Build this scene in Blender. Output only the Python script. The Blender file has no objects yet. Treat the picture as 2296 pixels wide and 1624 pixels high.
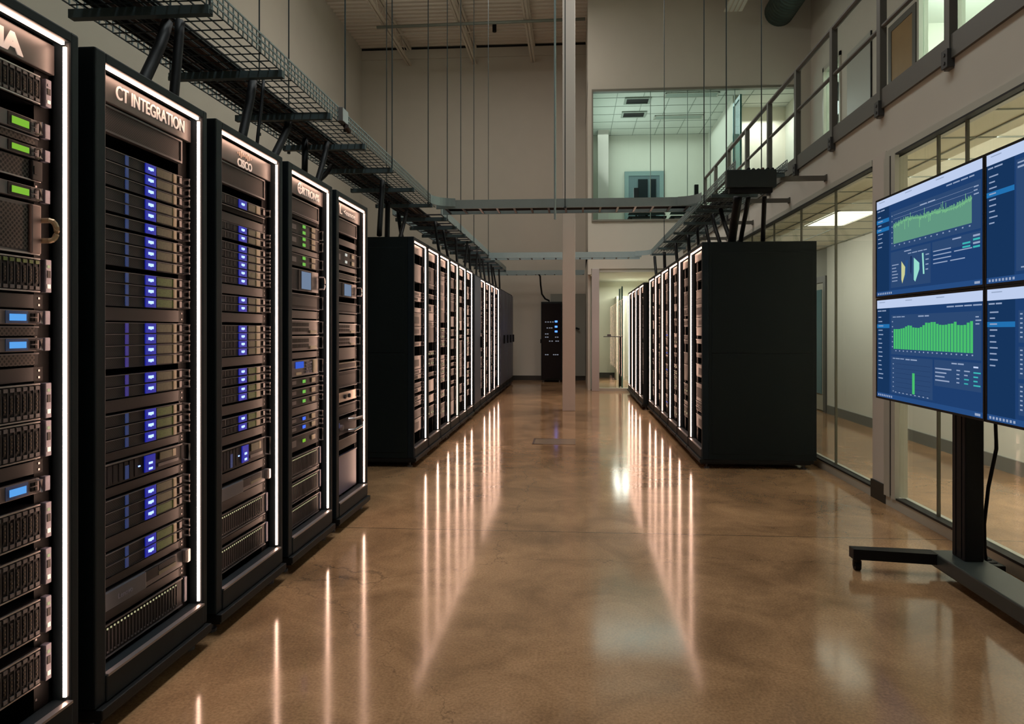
import bpy, bmesh, math, random
from mathutils import Vector, Matrix

# ------------------------------------------------------------------ camera, world, exposure
SC = bpy.context.scene
COL = SC.collection
F_PX, YAW, CAM_H = 1530.0, math.radians(4.0), 1.29
VPX, VPY = 1288.0, 742.0                       # vanishing point of the aisle in the 2296 x 1624 frame
cam_d = bpy.data.cameras.new('camera')
cam = bpy.data.objects.new('camera', cam_d)
COL.objects.link(cam)
cam.location = (0, 0, CAM_H)
cam.rotation_euler = (math.radians(90), 0, YAW)
cam_d.sensor_width = 36.0
cam_d.lens = F_PX / 2296 * 36.0
cx0 = VPX - F_PX * math.tan(YAW)
cam_d.shift_x = (1148 - cx0) / 2296
cam_d.shift_y = (VPY - 812) / 2296
cam_d.clip_end = 200
SC.camera = cam

W = bpy.data.worlds.new('world')
SC.world = W
W.use_nodes = True
W.node_tree.nodes['Background'].inputs[0].default_value = (0.75, 0.9, 1.0, 1)
W.node_tree.nodes['Background'].inputs[1].default_value = 0.02
SC.view_settings.view_transform = 'Standard'
SC.view_settings.look = 'None'
SC.view_settings.gamma = 1
SC.view_settings.use_curve_mapping = False
SC.view_settings.exposure = 0.0

LED_POWER = 18.0        # radiance of the rack light strips


def area(name, loc, size, size_y, power, color, rot=(0, 0, 0), spread=180):
    d = bpy.data.lights.new(name, 'AREA')
    d.shape = 'RECTANGLE'
    d.spread = math.radians(spread)
    d.size, d.size_y, d.energy, d.color = size, size_y, power, color
    o = bpy.data.objects.new(name, d)
    COL.objects.link(o)
    o.location, o.rotation_euler = loc, rot
    return o


# unseen hall and corridor fill lights, and lamps of the lit rooms
area('hall_fill', (-0.7, 1.5, 8.3), 1.2, 4.0, 56, (0.88, 1.0, 1.0))
area('hall_fill', (-0.7, 7.5, 8.3), 1.2, 4.0, 80, (0.94, 1.0, 0.98))
area('hall_fill', (-1.6, 12.6, 8.3), 1.2, 3.0, 118, (1.0, 0.93, 0.86))
area('hall_fill', (0.9, 11.3, 8.3), 1.0, 1.6, 85, (1.0, 0.97, 0.92), spread=90)  # added fill with a narrow cone, brightens the lower partition wall
area('hall_fill', (-0.6, 3.4, 8.3), 1.0, 3.0, 42, (0.92, 1.0, 1.0), spread=75)  # added narrow fill aimed down to brighten the aisle floor
area('office_lamp', (2.0, 16.8, 6.5), 3.0, 3.2, 52, (0.99, 1.0, 1.0))
area('office_ceiling_fill', (0.93, 16.6, 5.0), 1.6, 2.4, 46, (1.0, 1.0, 1.0), (0, math.radians(-125), 0))  # added fill by the left wall, lifts the office ceiling
area('deck_fill', (-3.0, 11.2, 7.5), 3.0, 2.0, 42, (1.0, 0.96, 0.88), (math.radians(180), 0, 0))  # added upward fill without a fixture, brightens the roof deck
area('lit_room_lamp', (4.35, 15.9, 6.3), 0.9, 1.2, 30, (1.0, 0.90, 0.93))
area('gallery_room_lamp', (5.2, 8.6, 5.6), 1.4, 4.6, 330, (1.0, 0.98, 0.98), (0, math.radians(-90), 0))
area('gallery_room_lamp', (5.2, 13.4, 5.6), 1.4, 1.2, 150, (1.0, 0.98, 0.98), (0, math.radians(-90), 0))
area('storefront_lamp', (2.2, 17.2, 2.52), 2.4, 2.0, 160, (1.0, 1.0, 0.96))
WASH = (0, math.radians(-48), 0)  # tilt of the added corridor fills, aimed to brighten the far wall
area('corridor_wash_fill', (2.75, 4.6, 2.5), 0.4, 3.6, 88, (1.0, 0.99, 0.97), WASH, 140)
area('corridor_wash_fill', (2.75, 8.9, 2.5), 0.4, 3.6, 31, (1.0, 1.0, 0.98), WASH, 140)
area('corridor_wash_fill', (2.9, 12.8, 2.5), 0.4, 1.2, 26, (1.0, 0.99, 0.94), WASH, 140)
area('corridor_wash_fill', (2.75, 0.2, 2.5), 0.4, 2.6, 28, (1.0, 0.99, 0.92), WASH, 140)


# ------------------------------------------------------------------ materials
def lin(c):
    return tuple(((v / 255) / 12.92 if v / 255 <= 0.04045 else ((v / 255 + 0.055) / 1.055) ** 2.4) for v in c)


MATS = {}


def mat(name, rgb, rough=0.5, metal=0.0, spec=0.5, noise=0.0, scale=20.0, bump=0.0, emit=0.0, ergb=None):
    if name in MATS:
        return MATS[name]
    m = bpy.data.materials.new(name)
    m.use_nodes = True
    nt = m.node_tree
    b = nt.nodes['Principled BSDF']
    col = lin(rgb)
    b.inputs['Base Color'].default_value = (*col, 1)
    b.inputs['Roughness'].default_value = rough
    b.inputs['Metallic'].default_value = metal
    b.inputs['Specular IOR Level'].default_value = spec
    if emit:
        b.inputs['Emission Color'].default_value = (*lin(ergb or rgb), 1)
        b.inputs['Emission Strength'].default_value = emit
    if noise or bump:
        tc = nt.nodes.new('ShaderNodeTexCoord')
        n = nt.nodes.new('ShaderNodeTexNoise')
        n.inputs['Scale'].default_value = scale
        n.inputs['Detail'].default_value = 4
        nt.links.new(tc.outputs['Object'], n.inputs['Vector'])
        if noise:
            r = nt.nodes.new('ShaderNodeMapRange')
            r.inputs['To Min'].default_value = 1 - noise
            r.inputs['To Max'].default_value = 1 + noise
            nt.links.new(n.outputs['Fac'], r.inputs['Value'])
            mx = nt.nodes.new('ShaderNodeMix')
            mx.data_type = 'RGBA'
            mx.blend_type = 'MULTIPLY'
            mx.inputs['Factor'].default_value = 1
            mx.inputs['A'].default_value = (*col, 1)
            nt.links.new(r.outputs['Result'], mx.inputs['B'])
            nt.links.new(mx.outputs['Result'], b.inputs['Base Color'])
        if bump:
            bp = nt.nodes.new('ShaderNodeBump')
            bp.inputs['Strength'].default_value = bump
            bp.inputs['Distance'].default_value = 0.01
            nt.links.new(n.outputs['Fac'], bp.inputs['Height'])
            nt.links.new(bp.outputs['Normal'], b.inputs['Normal'])
    MATS[name] = m
    return m


def emitter(name, rgb, strength):
    if name in MATS:
        return MATS[name]
    m = bpy.data.materials.new(name)
    m.use_nodes = True
    nt = m.node_tree
    nt.nodes.clear()
    e = nt.nodes.new('ShaderNodeEmission')
    e.inputs[0].default_value = (*lin(rgb), 1)
    e.inputs[1].default_value = strength
    o = nt.nodes.new('ShaderNodeOutputMaterial')
    nt.links.new(e.outputs[0], o.inputs[0])
    MATS[name] = m
    return m


def glass(name, tint, refl=1.0):
    if name in MATS:
        return MATS[name]
    m = bpy.data.materials.new(name)
    m.use_nodes = True
    nt = m.node_tree
    nt.nodes.clear()
    t = nt.nodes.new('ShaderNodeBsdfTransparent')
    t.inputs[0].default_value = (*tint, 1)
    g = nt.nodes.new('ShaderNodeBsdfGlossy')
    g.inputs['Roughness'].default_value = 0.0
    f = nt.nodes.new('ShaderNodeLayerWeight')      # facing term, the same from both sides of the pane
    p5 = nt.nodes.new('ShaderNodeMath')
    p5.operation = 'POWER'
    p5.inputs[1].default_value = 5.0
    k = nt.nodes.new('ShaderNodeMath')
    k.operation = 'MULTIPLY_ADD'
    k.inputs[1].default_value = 0.9 * refl
    k.inputs[2].default_value = 0.03 * refl
    nt.links.new(f.outputs['Facing'], p5.inputs[0])
    nt.links.new(p5.outputs[0], k.inputs[0])
    mx = nt.nodes.new('ShaderNodeMixShader')
    o = nt.nodes.new('ShaderNodeOutputMaterial')
    nt.links.new(k.outputs[0], mx.inputs[0])
    nt.links.new(t.outputs[0], mx.inputs[1])
    nt.links.new(g.outputs[0], mx.inputs[2])
    nt.links.new(mx.outputs[0], o.inputs[0])
    MATS[name] = m
    return m


def perforated(name, dark, light, scale, rough=0.55, metal=0.0):
    """sheet metal with staggered round holes, drawn by a procedural dot grid"""
    if name in MATS:
        return MATS[name]
    m = bpy.data.materials.new(name)
    m.use_nodes = True
    nt = m.node_tree
    b = nt.nodes['Principled BSDF']
    b.inputs['Roughness'].default_value = rough
    b.inputs['Metallic'].default_value = metal
    b.inputs['Specular IOR Level'].default_value = 0.2
    tc = nt.nodes.new('ShaderNodeTexCoord')
    v = nt.nodes.new('ShaderNodeTexVoronoi')
    v.inputs['Scale'].default_value = scale
    v.inputs['Randomness'].default_value = 0.0
    mp = nt.nodes.new('ShaderNodeMapping')
    mp.inputs['Rotation'].default_value = (0, math.radians(45), 0)
    nt.links.new(tc.outputs['Object'], mp.inputs['Vector'])
    nt.links.new(mp.outputs['Vector'], v.inputs['Vector'])
    lt = nt.nodes.new('ShaderNodeMath')
    lt.operation = 'GREATER_THAN'
    lt.inputs[1].default_value = 0.40
    nt.links.new(v.outputs['Distance'], lt.inputs[0])
    mx = nt.nodes.new('ShaderNodeMix')
    mx.data_type = 'RGBA'
    mx.inputs['A'].default_value = (*lin(dark), 1)
    mx.inputs['B'].default_value = (*lin(light), 1)
    nt.links.new(lt.outputs[0], mx.inputs['Factor'])
    nt.links.new(mx.outputs['Result'], b.inputs['Base Color'])
    MATS[name] = m
    return m


def floor_material():
    m = bpy.data.materials.new('polished_concrete')
    m.use_nodes = True
    nt = m.node_tree
    N, L = nt.nodes, nt.links
    b = N['Principled BSDF']
    tc = N.new('ShaderNodeTexCoord')

    def noise(scale, detail, rough=0.6, dist=0.0):
        n = N.new('ShaderNodeTexNoise')
        n.inputs['Scale'].default_value = scale
        n.inputs['Detail'].default_value = detail
        n.inputs['Roughness'].default_value = rough
        n.inputs['Distortion'].default_value = dist
        L.new(tc.outputs['Object'], n.inputs['Vector'])
        return n

    big, mid, fine = noise(0.55, 5, 0.6, 0.6), noise(2.6, 6, 0.65, 0.8), noise(95, 2)
    cr = N.new('ShaderNodeValToRGB')
    cr.color_ramp.elements[0].position = 0.34
    cr.color_ramp.elements[0].color = (*lin((112, 84, 59)), 1)
    cr.color_ramp.elements[1].position = 0.66
    cr.color_ramp.elements[1].color = (*lin((182, 141, 103)), 1)
    add = N.new('ShaderNodeMath')
    add.operation = 'MULTIPLY_ADD'
    add.inputs[1].default_value = 0.55
    L.new(big.outputs['Fac'], add.inputs[0])
    m2 = N.new('ShaderNodeMath')
    m2.operation = 'MULTIPLY'
    m2.inputs[1].default_value = 0.45
    L.new(mid.outputs['Fac'], m2.inputs[0])
    L.new(m2.outputs[0], add.inputs[2])
    L.new(add.outputs[0], cr.inputs['Fac'])
    spk = N.new('ShaderNodeMapRange')
    spk.inputs['From Min'].default_value = 0.3
    spk.inputs['From Max'].default_value = 0.7
    spk.inputs['To Min'].default_value = 0.78
    spk.inputs['To Max'].default_value = 1.2
    L.new(fine.outputs['Fac'], spk.inputs['Value'])
    mx = N.new('ShaderNodeMix')
    mx.data_type = 'RGBA'
    mx.blend_type = 'MULTIPLY'
    mx.inputs['Factor'].default_value = 1
    L.new(cr.outputs['Color'], mx.inputs['A'])
    L.new(spk.outputs['Result'], mx.inputs['B'])
    # hairline cracks
    vo = N.new('ShaderNodeTexVoronoi')
    vo.feature = 'DISTANCE_TO_EDGE'
    vo.inputs['Scale'].default_value = 0.42
    wv = noise(3.0, 5)
    vm = N.new('ShaderNodeVectorMath')
    vm.operation = 'MULTIPLY_ADD'
    vm.inputs[1].default_value = (0.5, 0.5, 0)
    L.new(wv.outputs['Color'], vm.inputs[0])
    L.new(tc.outputs['Object'], vm.inputs[2])
    L.new(vm.outputs[0], vo.inputs['Vector'])
    ck = N.new('ShaderNodeMath')
    ck.operation = 'LESS_THAN'
    ck.inputs[1].default_value = 0.0012
    L.new(vo.outputs['Distance'], ck.inputs[0])
    # saw-cut joints across and along the hall
    sep = N.new('ShaderNodeSeparateXYZ')
    L.new(tc.outputs['Object'], sep.inputs[0])

    def line(out, at, half):
        s = N.new('ShaderNodeMath')
        s.operation = 'SUBTRACT'
        s.inputs[1].default_value = at
        L.new(out, s.inputs[0])
        a = N.new('ShaderNodeMath')
        a.operation = 'ABSOLUTE'
        L.new(s.outputs[0], a.inputs[0])
        c = N.new('ShaderNodeMath')
        c.operation = 'LESS_THAN'
        c.inputs[1].default_value = half
        L.new(a.outputs[0], c.inputs[0])
        return c

    mask = None
    for out, at in ((sep.outputs['Y'], 4.38), (sep.outputs['Y'], 10.2), (sep.outputs['Y'], -1.5)):
        c = line(out, at, 0.0045)
        if mask is None:
            mask = c
        else:
            q = N.new('ShaderNodeMath')
            q.operation = 'MAXIMUM'
            L.new(mask.outputs[0], q.inputs[0])
            L.new(c.outputs[0], q.inputs[1])
            mask = q
    q = N.new('ShaderNodeMath')
    q.operation = 'MULTIPLY'
    q.inputs[1].default_value = 0.35
    L.new(ck.outputs[0], q.inputs[0])
    q2 = N.new('ShaderNodeMath')
    q2.operation = 'MULTIPLY_ADD'
    q2.inputs[1].default_value = 0.75
    L.new(mask.outputs[0], q2.inputs[0])
    L.new(q.outputs[0], q2.inputs[2])
    mx2 = N.new('ShaderNodeMix')
    mx2.data_type = 'RGBA'
    mx2.inputs['B'].default_value = (*lin((48, 40, 32)), 1)
    L.new(q2.outputs[0], mx2.inputs['Factor'])
    L.new(mx.outputs['Result'], mx2.inputs['A'])
    L.new(mx2.outputs['Result'], b.inputs['Base Color'])
    rr = N.new('ShaderNodeMapRange')
    rr.inputs['To Min'].default_value = 0.06
    rr.inputs['To Max'].default_value = 0.17
    L.new(mid.outputs['Fac'], rr.inputs['Value'])
    L.new(rr.outputs['Result'], b.inputs['Roughness'])
    b.inputs['Specular IOR Level'].default_value = 0.55
    bp = N.new('ShaderNodeBump')
    bp.inputs['Strength'].default_value = 0.05
    bp.inputs['Distance'].default_value = 0.004
    L.new(mid.outputs['Fac'], bp.inputs['Height'])
    L.new(bp.outputs['Normal'], b.inputs['Normal'])
    return m


M_WALL = mat('painted_wall', (196, 190, 178), 0.85, noise=0.04, scale=3)
M_WALL2 = mat('painted_wall_white', (205, 203, 190), 0.8, noise=0.03, scale=3)
M_CORR = mat('corridor_wall_paint', (212, 209, 194), 0.75, noise=0.03, scale=3)
M_COLUMN = mat('column_paint', (200, 190, 182), 0.6)
M_DECK = mat('roof_deck_paint', (218, 208, 194), 0.8)
M_STEEL = mat('painted_steel_pale', (205, 195, 180), 0.6)
M_BASE = mat('dark_baseboard', (44, 42, 38), 0.5)
M_GREYBASE = mat('grey_baseboard', (112, 112, 104), 0.6)
M_ALU = mat('pale_aluminium', (186, 184, 172), 0.45, 0.2)
M_GASKET = mat('black_gasket', (18, 18, 18), 0.6)
M_RAIL = mat('grey_handrail_paint', (98, 96, 90), 0.5)
M_RACK = mat('rack_black', (20, 30, 36), 0.5, spec=0.22, noise=0.08, scale=8)
M_RACKSIDE = mat('rack_side_black', (16, 25, 26), 0.55, spec=0.22, noise=0.1, scale=4)
M_DARK = mat('interior_black', (8, 9, 10), 0.7, spec=0.1)
M_RAILR = mat('mounting_rail_black', (12, 13, 15), 0.5, 0.0, 0.2)
M_HEAD = mat('header_panel_grey', (70, 67, 68), 0.38, 0.2)
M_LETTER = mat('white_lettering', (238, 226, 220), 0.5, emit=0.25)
M_BLANK = mat('blank_panel_grey', (36, 34, 38), 0.42, 0.1, spec=0.3)
M_SILVER = mat('silver_metal', (150, 146, 148), 0.32, 0.7)
M_SILVERD = mat('dull_silver', (84, 82, 86), 0.4, 0.3)
M_CHAR = mat('charcoal_plastic', (22, 23, 28), 0.55, spec=0.2)
M_BLKPL = mat('black_plastic', (12, 13, 16), 0.5, spec=0.2)
M_MESH = perforated('perforated_steel', (8, 9, 11), (58, 56, 58), 150)
M_MESHD = perforated('dark_perforated_steel', (6, 7, 9), (34, 36, 40), 150)
M_BIGMESH = perforated('coarse_perforated_steel', (8, 8, 9), (82, 77, 74), 95)
M_LED = emitter('light_strip_glow', (255, 204, 176), LED_POWER)
M_BLUE = mat('blue_badge', (18, 30, 120), 0.4, emit=0.42, ergb=(18, 40, 200))
M_BLUEW = emitter('blue_white_glow', (150, 175, 255), 2.2)
M_BSTRIP = mat('blue_strip', (42, 74, 130), 0.4, emit=0.10, ergb=(50, 90, 200))
M_BSTRIPV = mat('violet_strip', (60, 62, 150), 0.4, emit=0.16, ergb=(70, 60, 210))
M_LABY = mat('olive_yellow_label', (88, 88, 64), 0.5, noise=0.35, scale=120)
M_LABG = mat('green_label', (72, 98, 34), 0.5, noise=0.7, scale=140)
M_CAP = mat('ivory_cap', (180, 165, 140), 0.5)
M_LCDG = emitter('green_display', (146, 212, 66), 0.72)
M_LCDB = emitter('blue_display', (95, 170, 245), 0.9)
M_LCDP = emitter('pale_blue_display', (165, 190, 225), 0.42)
M_DOTG = emitter('green_indicator', (130, 205, 90), 0.8)
M_DOTW = emitter('warm_indicator', (225, 220, 170), 0.6)
M_DOTB = emitter('blue_indicator', (70, 110, 255), 1.2)
M_TAG = mat('pale_tag', (104, 104, 122), 0.5, noise=0.35, scale=60)
M_ZINC = mat('zinc_plated_steel', (146, 162, 164), 0.45, 0.15, noise=0.08, scale=15)
M_WIRE = mat('dark_zinc_wire', (50, 60, 62), 0.5, 0.1)
M_STRUT = mat('dark_strut', (72, 88, 92), 0.5)
M_CABLE = mat('black_cable', (10, 11, 13), 0.55, spec=0.2)
M_CABLEO = mat('copper_brown_cable', (74, 50, 34), 0.5)
M_DUCT = mat('duct_green_grey', (66, 84, 78), 0.4, 0.4)
M_WOOD = mat('tan_wood_door', (148, 118, 78), 0.5, noise=0.12, scale=6)
M_DOORG = mat('grey_door_paint', (140, 142, 134), 0.55)
M_TEAL = mat('teal_glass_edge', (84, 128, 128), 0.15)
M_TILE = mat('ceiling_tile', (206, 208, 198), 0.85)
M_TRAC = mat('tile_grid_line', (150, 156, 146), 0.7)
M_TROFF = emitter('lit_troffer', (255, 248, 230), 3.0)
M_GLASS = glass('clear_glass', (0.93, 0.95, 0.90), 1.0)
M_GLASSG = glass('green_glass', (0.80, 0.90, 0.86), 0.8)
M_FLOOR = floor_material()


# ------------------------------------------------------------------ mesh helpers
class MB:
    def __init__(self):
        self.v, self.f, self.m, self.mats = [], [], [], []

    def mi(self, m):
        if m is None:
            return 0
        if m not in self.mats:
            self.mats.append(m)
        return self.mats.index(m)

    def add(self, vs, fs, m=None):
        o = len(self.v)
        k = self.mi(m)
        self.v += [tuple(p) for p in vs]
        for f in fs:
            self.f.append(tuple(i + o for i in f))
            self.m.append(k)
        return self

    def box(self, x0, y0, z0, x1, y1, z1, m=None):
        if x0 > x1: x0, x1 = x1, x0
        if y0 > y1: y0, y1 = y1, y0
        if z0 > z1: z0, z1 = z1, z0
        return self.add([(x0, y0, z0), (x1, y0, z0), (x1, y1, z0), (x0, y1, z0), (x0, y0, z1), (x1, y0, z1), (x1, y1, z1), (x0, y1, z1)],
                        [(0, 3, 2, 1), (4, 5, 6, 7), (0, 1, 5, 4), (1, 2, 6, 5), (2, 3, 7, 6), (3, 0, 4, 7)], m)

    def cbox(self, x0, y0, z0, x1, y1, z1, c=0.004, m=None):
        """box with chamfered edges"""
        bm = bmesh.new()
        bmesh.ops.create_cube(bm, size=1.0)
        for v in bm.verts:
            v.co = Vector(((x0 + x1) / 2 + v.co.x * (x1 - x0), (y0 + y1) / 2 + v.co.y * (y1 - y0), (z0 + z1) / 2 + v.co.z * (z1 - z0)))
        bmesh.ops.bevel(bm, geom=list(bm.edges), offset=c, segments=2, affect='EDGES', profile=0.6)
        bm.verts.ensure_lookup_table()
        self.add([v.co[:] for v in bm.verts], [[v.index for v in f.verts] for f in bm.faces], m)
        bm.free()
        return self

    def quad(self, a, b, c, d, m=None):
        return self.add([a, b, c, d], [(0, 1, 2, 3)], m)

    def prism(self, poly, axis, a0, a1, m=None):
        """extrude a 2-D polygon along axis 0/1/2"""
        def pt(p, a):
            l = list(p)
            l.insert(axis, a)
            return tuple(l)
        n = len(poly)
        vs = [pt(p, a0) for p in poly] + [pt(p, a1) for p in poly]
        fs = [tuple(range(n))[::-1], tuple(range(n, 2 * n))] + [(i, (i + 1) % n, n + (i + 1) % n, n + i) for i in range(n)]
        return self.add(vs, fs, m)

    def tube(self, pts, r, n=8, m=None, cap=True):
        pts = [Vector(p) for p in pts]
        rings = []
        up = Vector((0, 0, 1))
        for i, p in enumerate(pts):
            t = (pts[min(i + 1, len(pts) - 1)] - pts[max(i - 1, 0)]).normalized()
            s = t.cross(up)
            if s.length < 1e-3:
                s = t.cross(Vector((1, 0, 0)))
            s.normalize()
            w = s.cross(t).normalized()
            rr = r[i] if isinstance(r, (list, tuple)) else r
            rings.append([p + (s * math.cos(2 * math.pi * (k + .5) / n) + w * math.sin(2 * math.pi * (k + .5) / n)) * rr for k in range(n)])
        vs = [v for ring in rings for v in ring]
        fs = []
        for i in range(len(pts) - 1):
            for k in range(n):
                fs.append((i * n + k, i * n + (k + 1) % n, (i + 1) * n + (k + 1) % n, (i + 1) * n + k))
        if cap:
            fs.append(tuple(range(n))[::-1])
            fs.append(tuple(range((len(pts) - 1) * n, len(pts) * n)))
        return self.add(vs, fs, m)

    def mesh(self, name, m=None, smooth=False):
        me = bpy.data.meshes.new(name)
        me.from_pydata(self.v, [], self.f)
        for x in (self.mats or [m]):
            me.materials.append(x)
        if self.mats:
            me.polygons.foreach_set('material_index', self.m)
        bm = bmesh.new()
        bm.from_mesh(me)
        bmesh.ops.recalc_face_normals(bm, faces=bm.faces)
        bm.to_mesh(me)
        bm.free()
        if smooth:
            me.polygons.foreach_set('use_smooth', [True] * len(me.polygons))
        me.update()
        return me

    def build(self, name, m=None, parent=None, smooth=False):
        return link(name, self.mesh(name, m, smooth), parent)


def link(name, me, parent=None, loc=None, rz=None):
    o = bpy.data.objects.new(name, me)
    COL.objects.link(o)
    if parent is not None:
        o.parent = parent
    if loc is not None:
        o.location = loc
    if rz is not None:
        o.rotation_euler = (0, 0, rz)
    return o


CACHE = {}


def cached(key, fn, name, m=None, smooth=False):
    if key not in CACHE:
        CACHE[key] = fn().mesh(name, m, smooth)
    return CACHE[key]


def tag(o, label, cat, group=None):
    o['label'] = label
    o['category'] = cat
    if group:
        o['group'] = group
    return o


def thing(name, label, cat, loc=(0, 0, 0), rz=0.0, group=None):
    o = link(name, None, None, loc, rz)
    o.empty_display_size = 0.1
    return tag(o, label, cat, group)


def struct(o, label=None):
    o['kind'] = 'structure'
    if label:
        o['label'] = label
    return o


def text_mesh(body, size, depth=0.002, bold=0.0):
    """flat lettering in the x-z plane, centred, facing -y"""
    cu = bpy.data.curves.new('lettering', 'FONT')
    cu.body = body
    cu.size = size
    cu.align_x, cu.align_y = 'CENTER', 'CENTER'
    cu.extrude = depth / 2
    cu.offset = bold
    o = bpy.data.objects.new('lettering_tmp', cu)
    COL.objects.link(o)
    dg = bpy.context.evaluated_depsgraph_get()
    me = bpy.data.meshes.new_from_object(o.evaluated_get(dg))
    bpy.data.objects.remove(o)
    me.transform(Matrix.Rotation(math.radians(90), 4, 'X'))
    me.materials.clear()
    return me


ORD = 'zeroth first second third fourth fifth sixth seventh eighth ninth tenth eleventh twelfth thirteenth fourteenth fifteenth sixteenth seventeenth eighteenth nineteenth twentieth twenty-first twenty-second twenty-third twenty-fourth twenty-fifth twenty-sixth twenty-seventh twenty-eighth twenty-ninth thirtieth'.split()
LEFT_RZ, RIGHT_RZ = math.radians(90), math.radians(-90)
rnd = random.Random(7)

# ------------------------------------------------------------------ the setting
XW0, XW1, YW0, YW1, ZC = -5.63, 2.35, -3.0, 17.8, 8.8
GX = 2.35            # storefront glass plane on the right
YP = 14.7            # partition plane at the back right
XP = 0.29            # left end of that partition
MZ = 3.1             # gallery floor level
MX = 4.95            # gallery back wall
GH = 2.57            # glass head height

struct(MB().box(XW0 - .2, YW0 - .2, -.2, 8.5, 20.0, 0).build('floor', M_FLOOR))
struct(MB().box(XW0 - .2, YW0, 0, XW0, YW1, ZC).build('wall_left', M_WALL))
struct(MB().box(XW0 - .2, YW1, 0, XP, YW1 + .2, ZC).build('wall_back', M_WALL))
struct(MB().box(XW0 - .2, YW0 - .2, 0, MX + .2, YW0, ZC).build('wall_front', M_WALL))
struct(MB().box(XP, YP + .16, 0, XP + .06, YW1 + .2, ZC).build('wall_return', M_WALL))
# beam band under the roof at the back wall
struct(MB().box(XW0, YW1 - .05, 8.47, XP, YW1, ZC - .09).build('trim_1', M_WALL))
struct(MB().box(XW0, YW1 - .04, ZC - .09, XP, YW1, ZC - .03).build('trim_2', M_GASKET))
struct(MB().box(XW0, YW1 - .02, 0, XP, YW1, .12).build('baseboard_back', M_BASE))
# corrugated roof deck
b = MB()
prof = []
y = YW0
while y < 18.2:
    prof += [(y, ZC), (y + .085, ZC), (y + .105, ZC - .04), (y + .165, ZC - .04), (y + .185, ZC)]
    y += .185
prof += [(prof[-1][0], ZC + .15), (YW0, ZC + .15)]
for i in range(len(prof) - 3):
    (ya, za), (yb, zb) = prof[i], prof[i + 1]
    if abs(ya - yb) < 1e-9 and abs(za - zb) < 1e-9:
        continue
    b.quad((XW0 - .2, ya, za), (MX + 3, ya, za), (MX + 3, yb, zb), (XW0 - .2, yb, zb))
b.box(XW0 - .2, YW0, ZC + .05, MX + 3, 20, ZC + .2)
struct(b.build('ceiling', M_DECK))

# partition at the back right: opening below (storefront) and above (office window)
b = MB()
b.box(XP, YP, 2.62, GX + 2.65, YP + .16, 3.64)            # band between
b.box(XP, YP, 6.45, MX + .2, YP + .16, ZC)                # above window
b.box(XP, YP, 3.64, .37, YP + .16, 6.45)                  # left stile
b.box(4.66, YP, 3.64, MX + .2, YP + .16, 6.45)            # right stile
b.box(XP, YP, 2.5, .36, YP + .16, 2.62)
struct(b.build('wall_partition', M_WALL))
# office window
g = MB()
g.box(.37, YP - .03, 6.41, 4.66, YP + .1, 6.46).box(.37, YP - .03, 3.63, 4.66, YP + .1, 3.67)
g.box(.37, YP - .02, 3.67, .40, YP + .1, 6.41).box(4.63, YP - .02, 3.67, 4.66, YP + .1, 6.41)
w1 = struct(g.build('window_1', mat('window_frame_grey', (120, 118, 106), 0.5)))
p = MB().box(.40, YP + .03, 3.67, 4.63, YP + .042, 6.41).build('window_pane', M_GLASSG, w1)
q = MB()
for x in (1.62, 2.40, 2.88, 3.39):
    q.box(x - .006, YP + .022, 3.67, x + .006, YP + .05, 6.41)
q.build('glazing_joint', mat('glazing_joint_grey', (110, 130, 120), 0.4), w1)
# office behind the window
struct(MB().box(.29, 18.75, MZ, 5.2, 18.9, 6.75).build('wall_office_back', M_WALL2))
struct(MB().box(.352, YP + .16, MZ, .372, 18.9, 6.75).build('wall_office_left', mat('office_wall_green', (150, 168, 156), 0.8)))
struct(MB().box(.29, YP + .16, MZ - .2, 6.8, 18.9, MZ).build('floor_office', mat('office_carpet', (176, 176, 170), 0.9)))
b = MB().box(.29, YP + .16, 6.62, 5.2, 18.9, 6.75)
oc = struct(b.build('ceiling_office', M_TILE))
g = MB()
for i in range(8):
    g.box(.36 + .6 * i, YP + .18, 6.612, .375 + .6 * i, 18.75, 6.62)
for i in range(7):
    g.box(.36, 15.1 + .6 * i, 6.612, 5.15, 15.115 + .6 * i, 6.62)
g.build('tile_grid', M_TRAC, oc)
struct(MB().box(.62, 18.2, MZ, .9, 18.5, 6.62).build('column_office', M_COLUMN))
b = MB().box(3.60, 16.4, MZ, 3.72, 18.75, 6.62).box(3.58, 15.75, 5.6, 3.72, 16.4, 6.62)
struct(b.build('wall_office_right', M_WALL2))
struct(MB().box(3.72, 16.6, MZ, 5.2, 16.7, 6.62).build('wall_lit_room', mat('lit_room_wall', (232, 224, 206), 0.8)))
struct(MB().box(5.0, YP + .16, MZ, 5.1, 18.75, 6.62).build('wall_lit_room_side', M_WALL2))
# glass door standing in the office opening
d = struct(MB().box(3.56, 15.0, MZ, 3.6, 15.06, 6.4).box(3.56, 15.62, MZ, 3.6, 15.68, 6.4).box(3.56, 15.06, 6.32, 3.6, 15.62, 6.4).build('door_1', M_TEAL))
MB().box(3.575, 15.06, MZ, 3.585, 15.62, 6.32).build('door_pane', glass('teal_glass', (0.42, 0.62, 0.64), 0.8), d)
# door in the office back wall
d = MB().box(1.36, 18.68, MZ, 1.47, 18.75, 5.62).box(2.30, 18.68, MZ, 2.41, 18.75, 5.62).box(1.47, 18.68, 5.5, 2.30, 18.75, 5.62)
d = struct(d.build('door_2', mat('door_frame_teal_grey', (120, 142, 140), 0.5)))
MB().box(1.47, 18.70, MZ, 2.30, 18.74, 5.5).build('door_panel', mat('door_panel_slate', (92, 112, 116), 0.4), d)
MB().box(1.72, 18.66, MZ, 1.98, 18.70, 5.4).box(2.06, 18.66, MZ, 2.2, 18.70, 5.4).build('door_glass', mat('door_glass_black', (20, 30, 34), 0.2), d)

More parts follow.
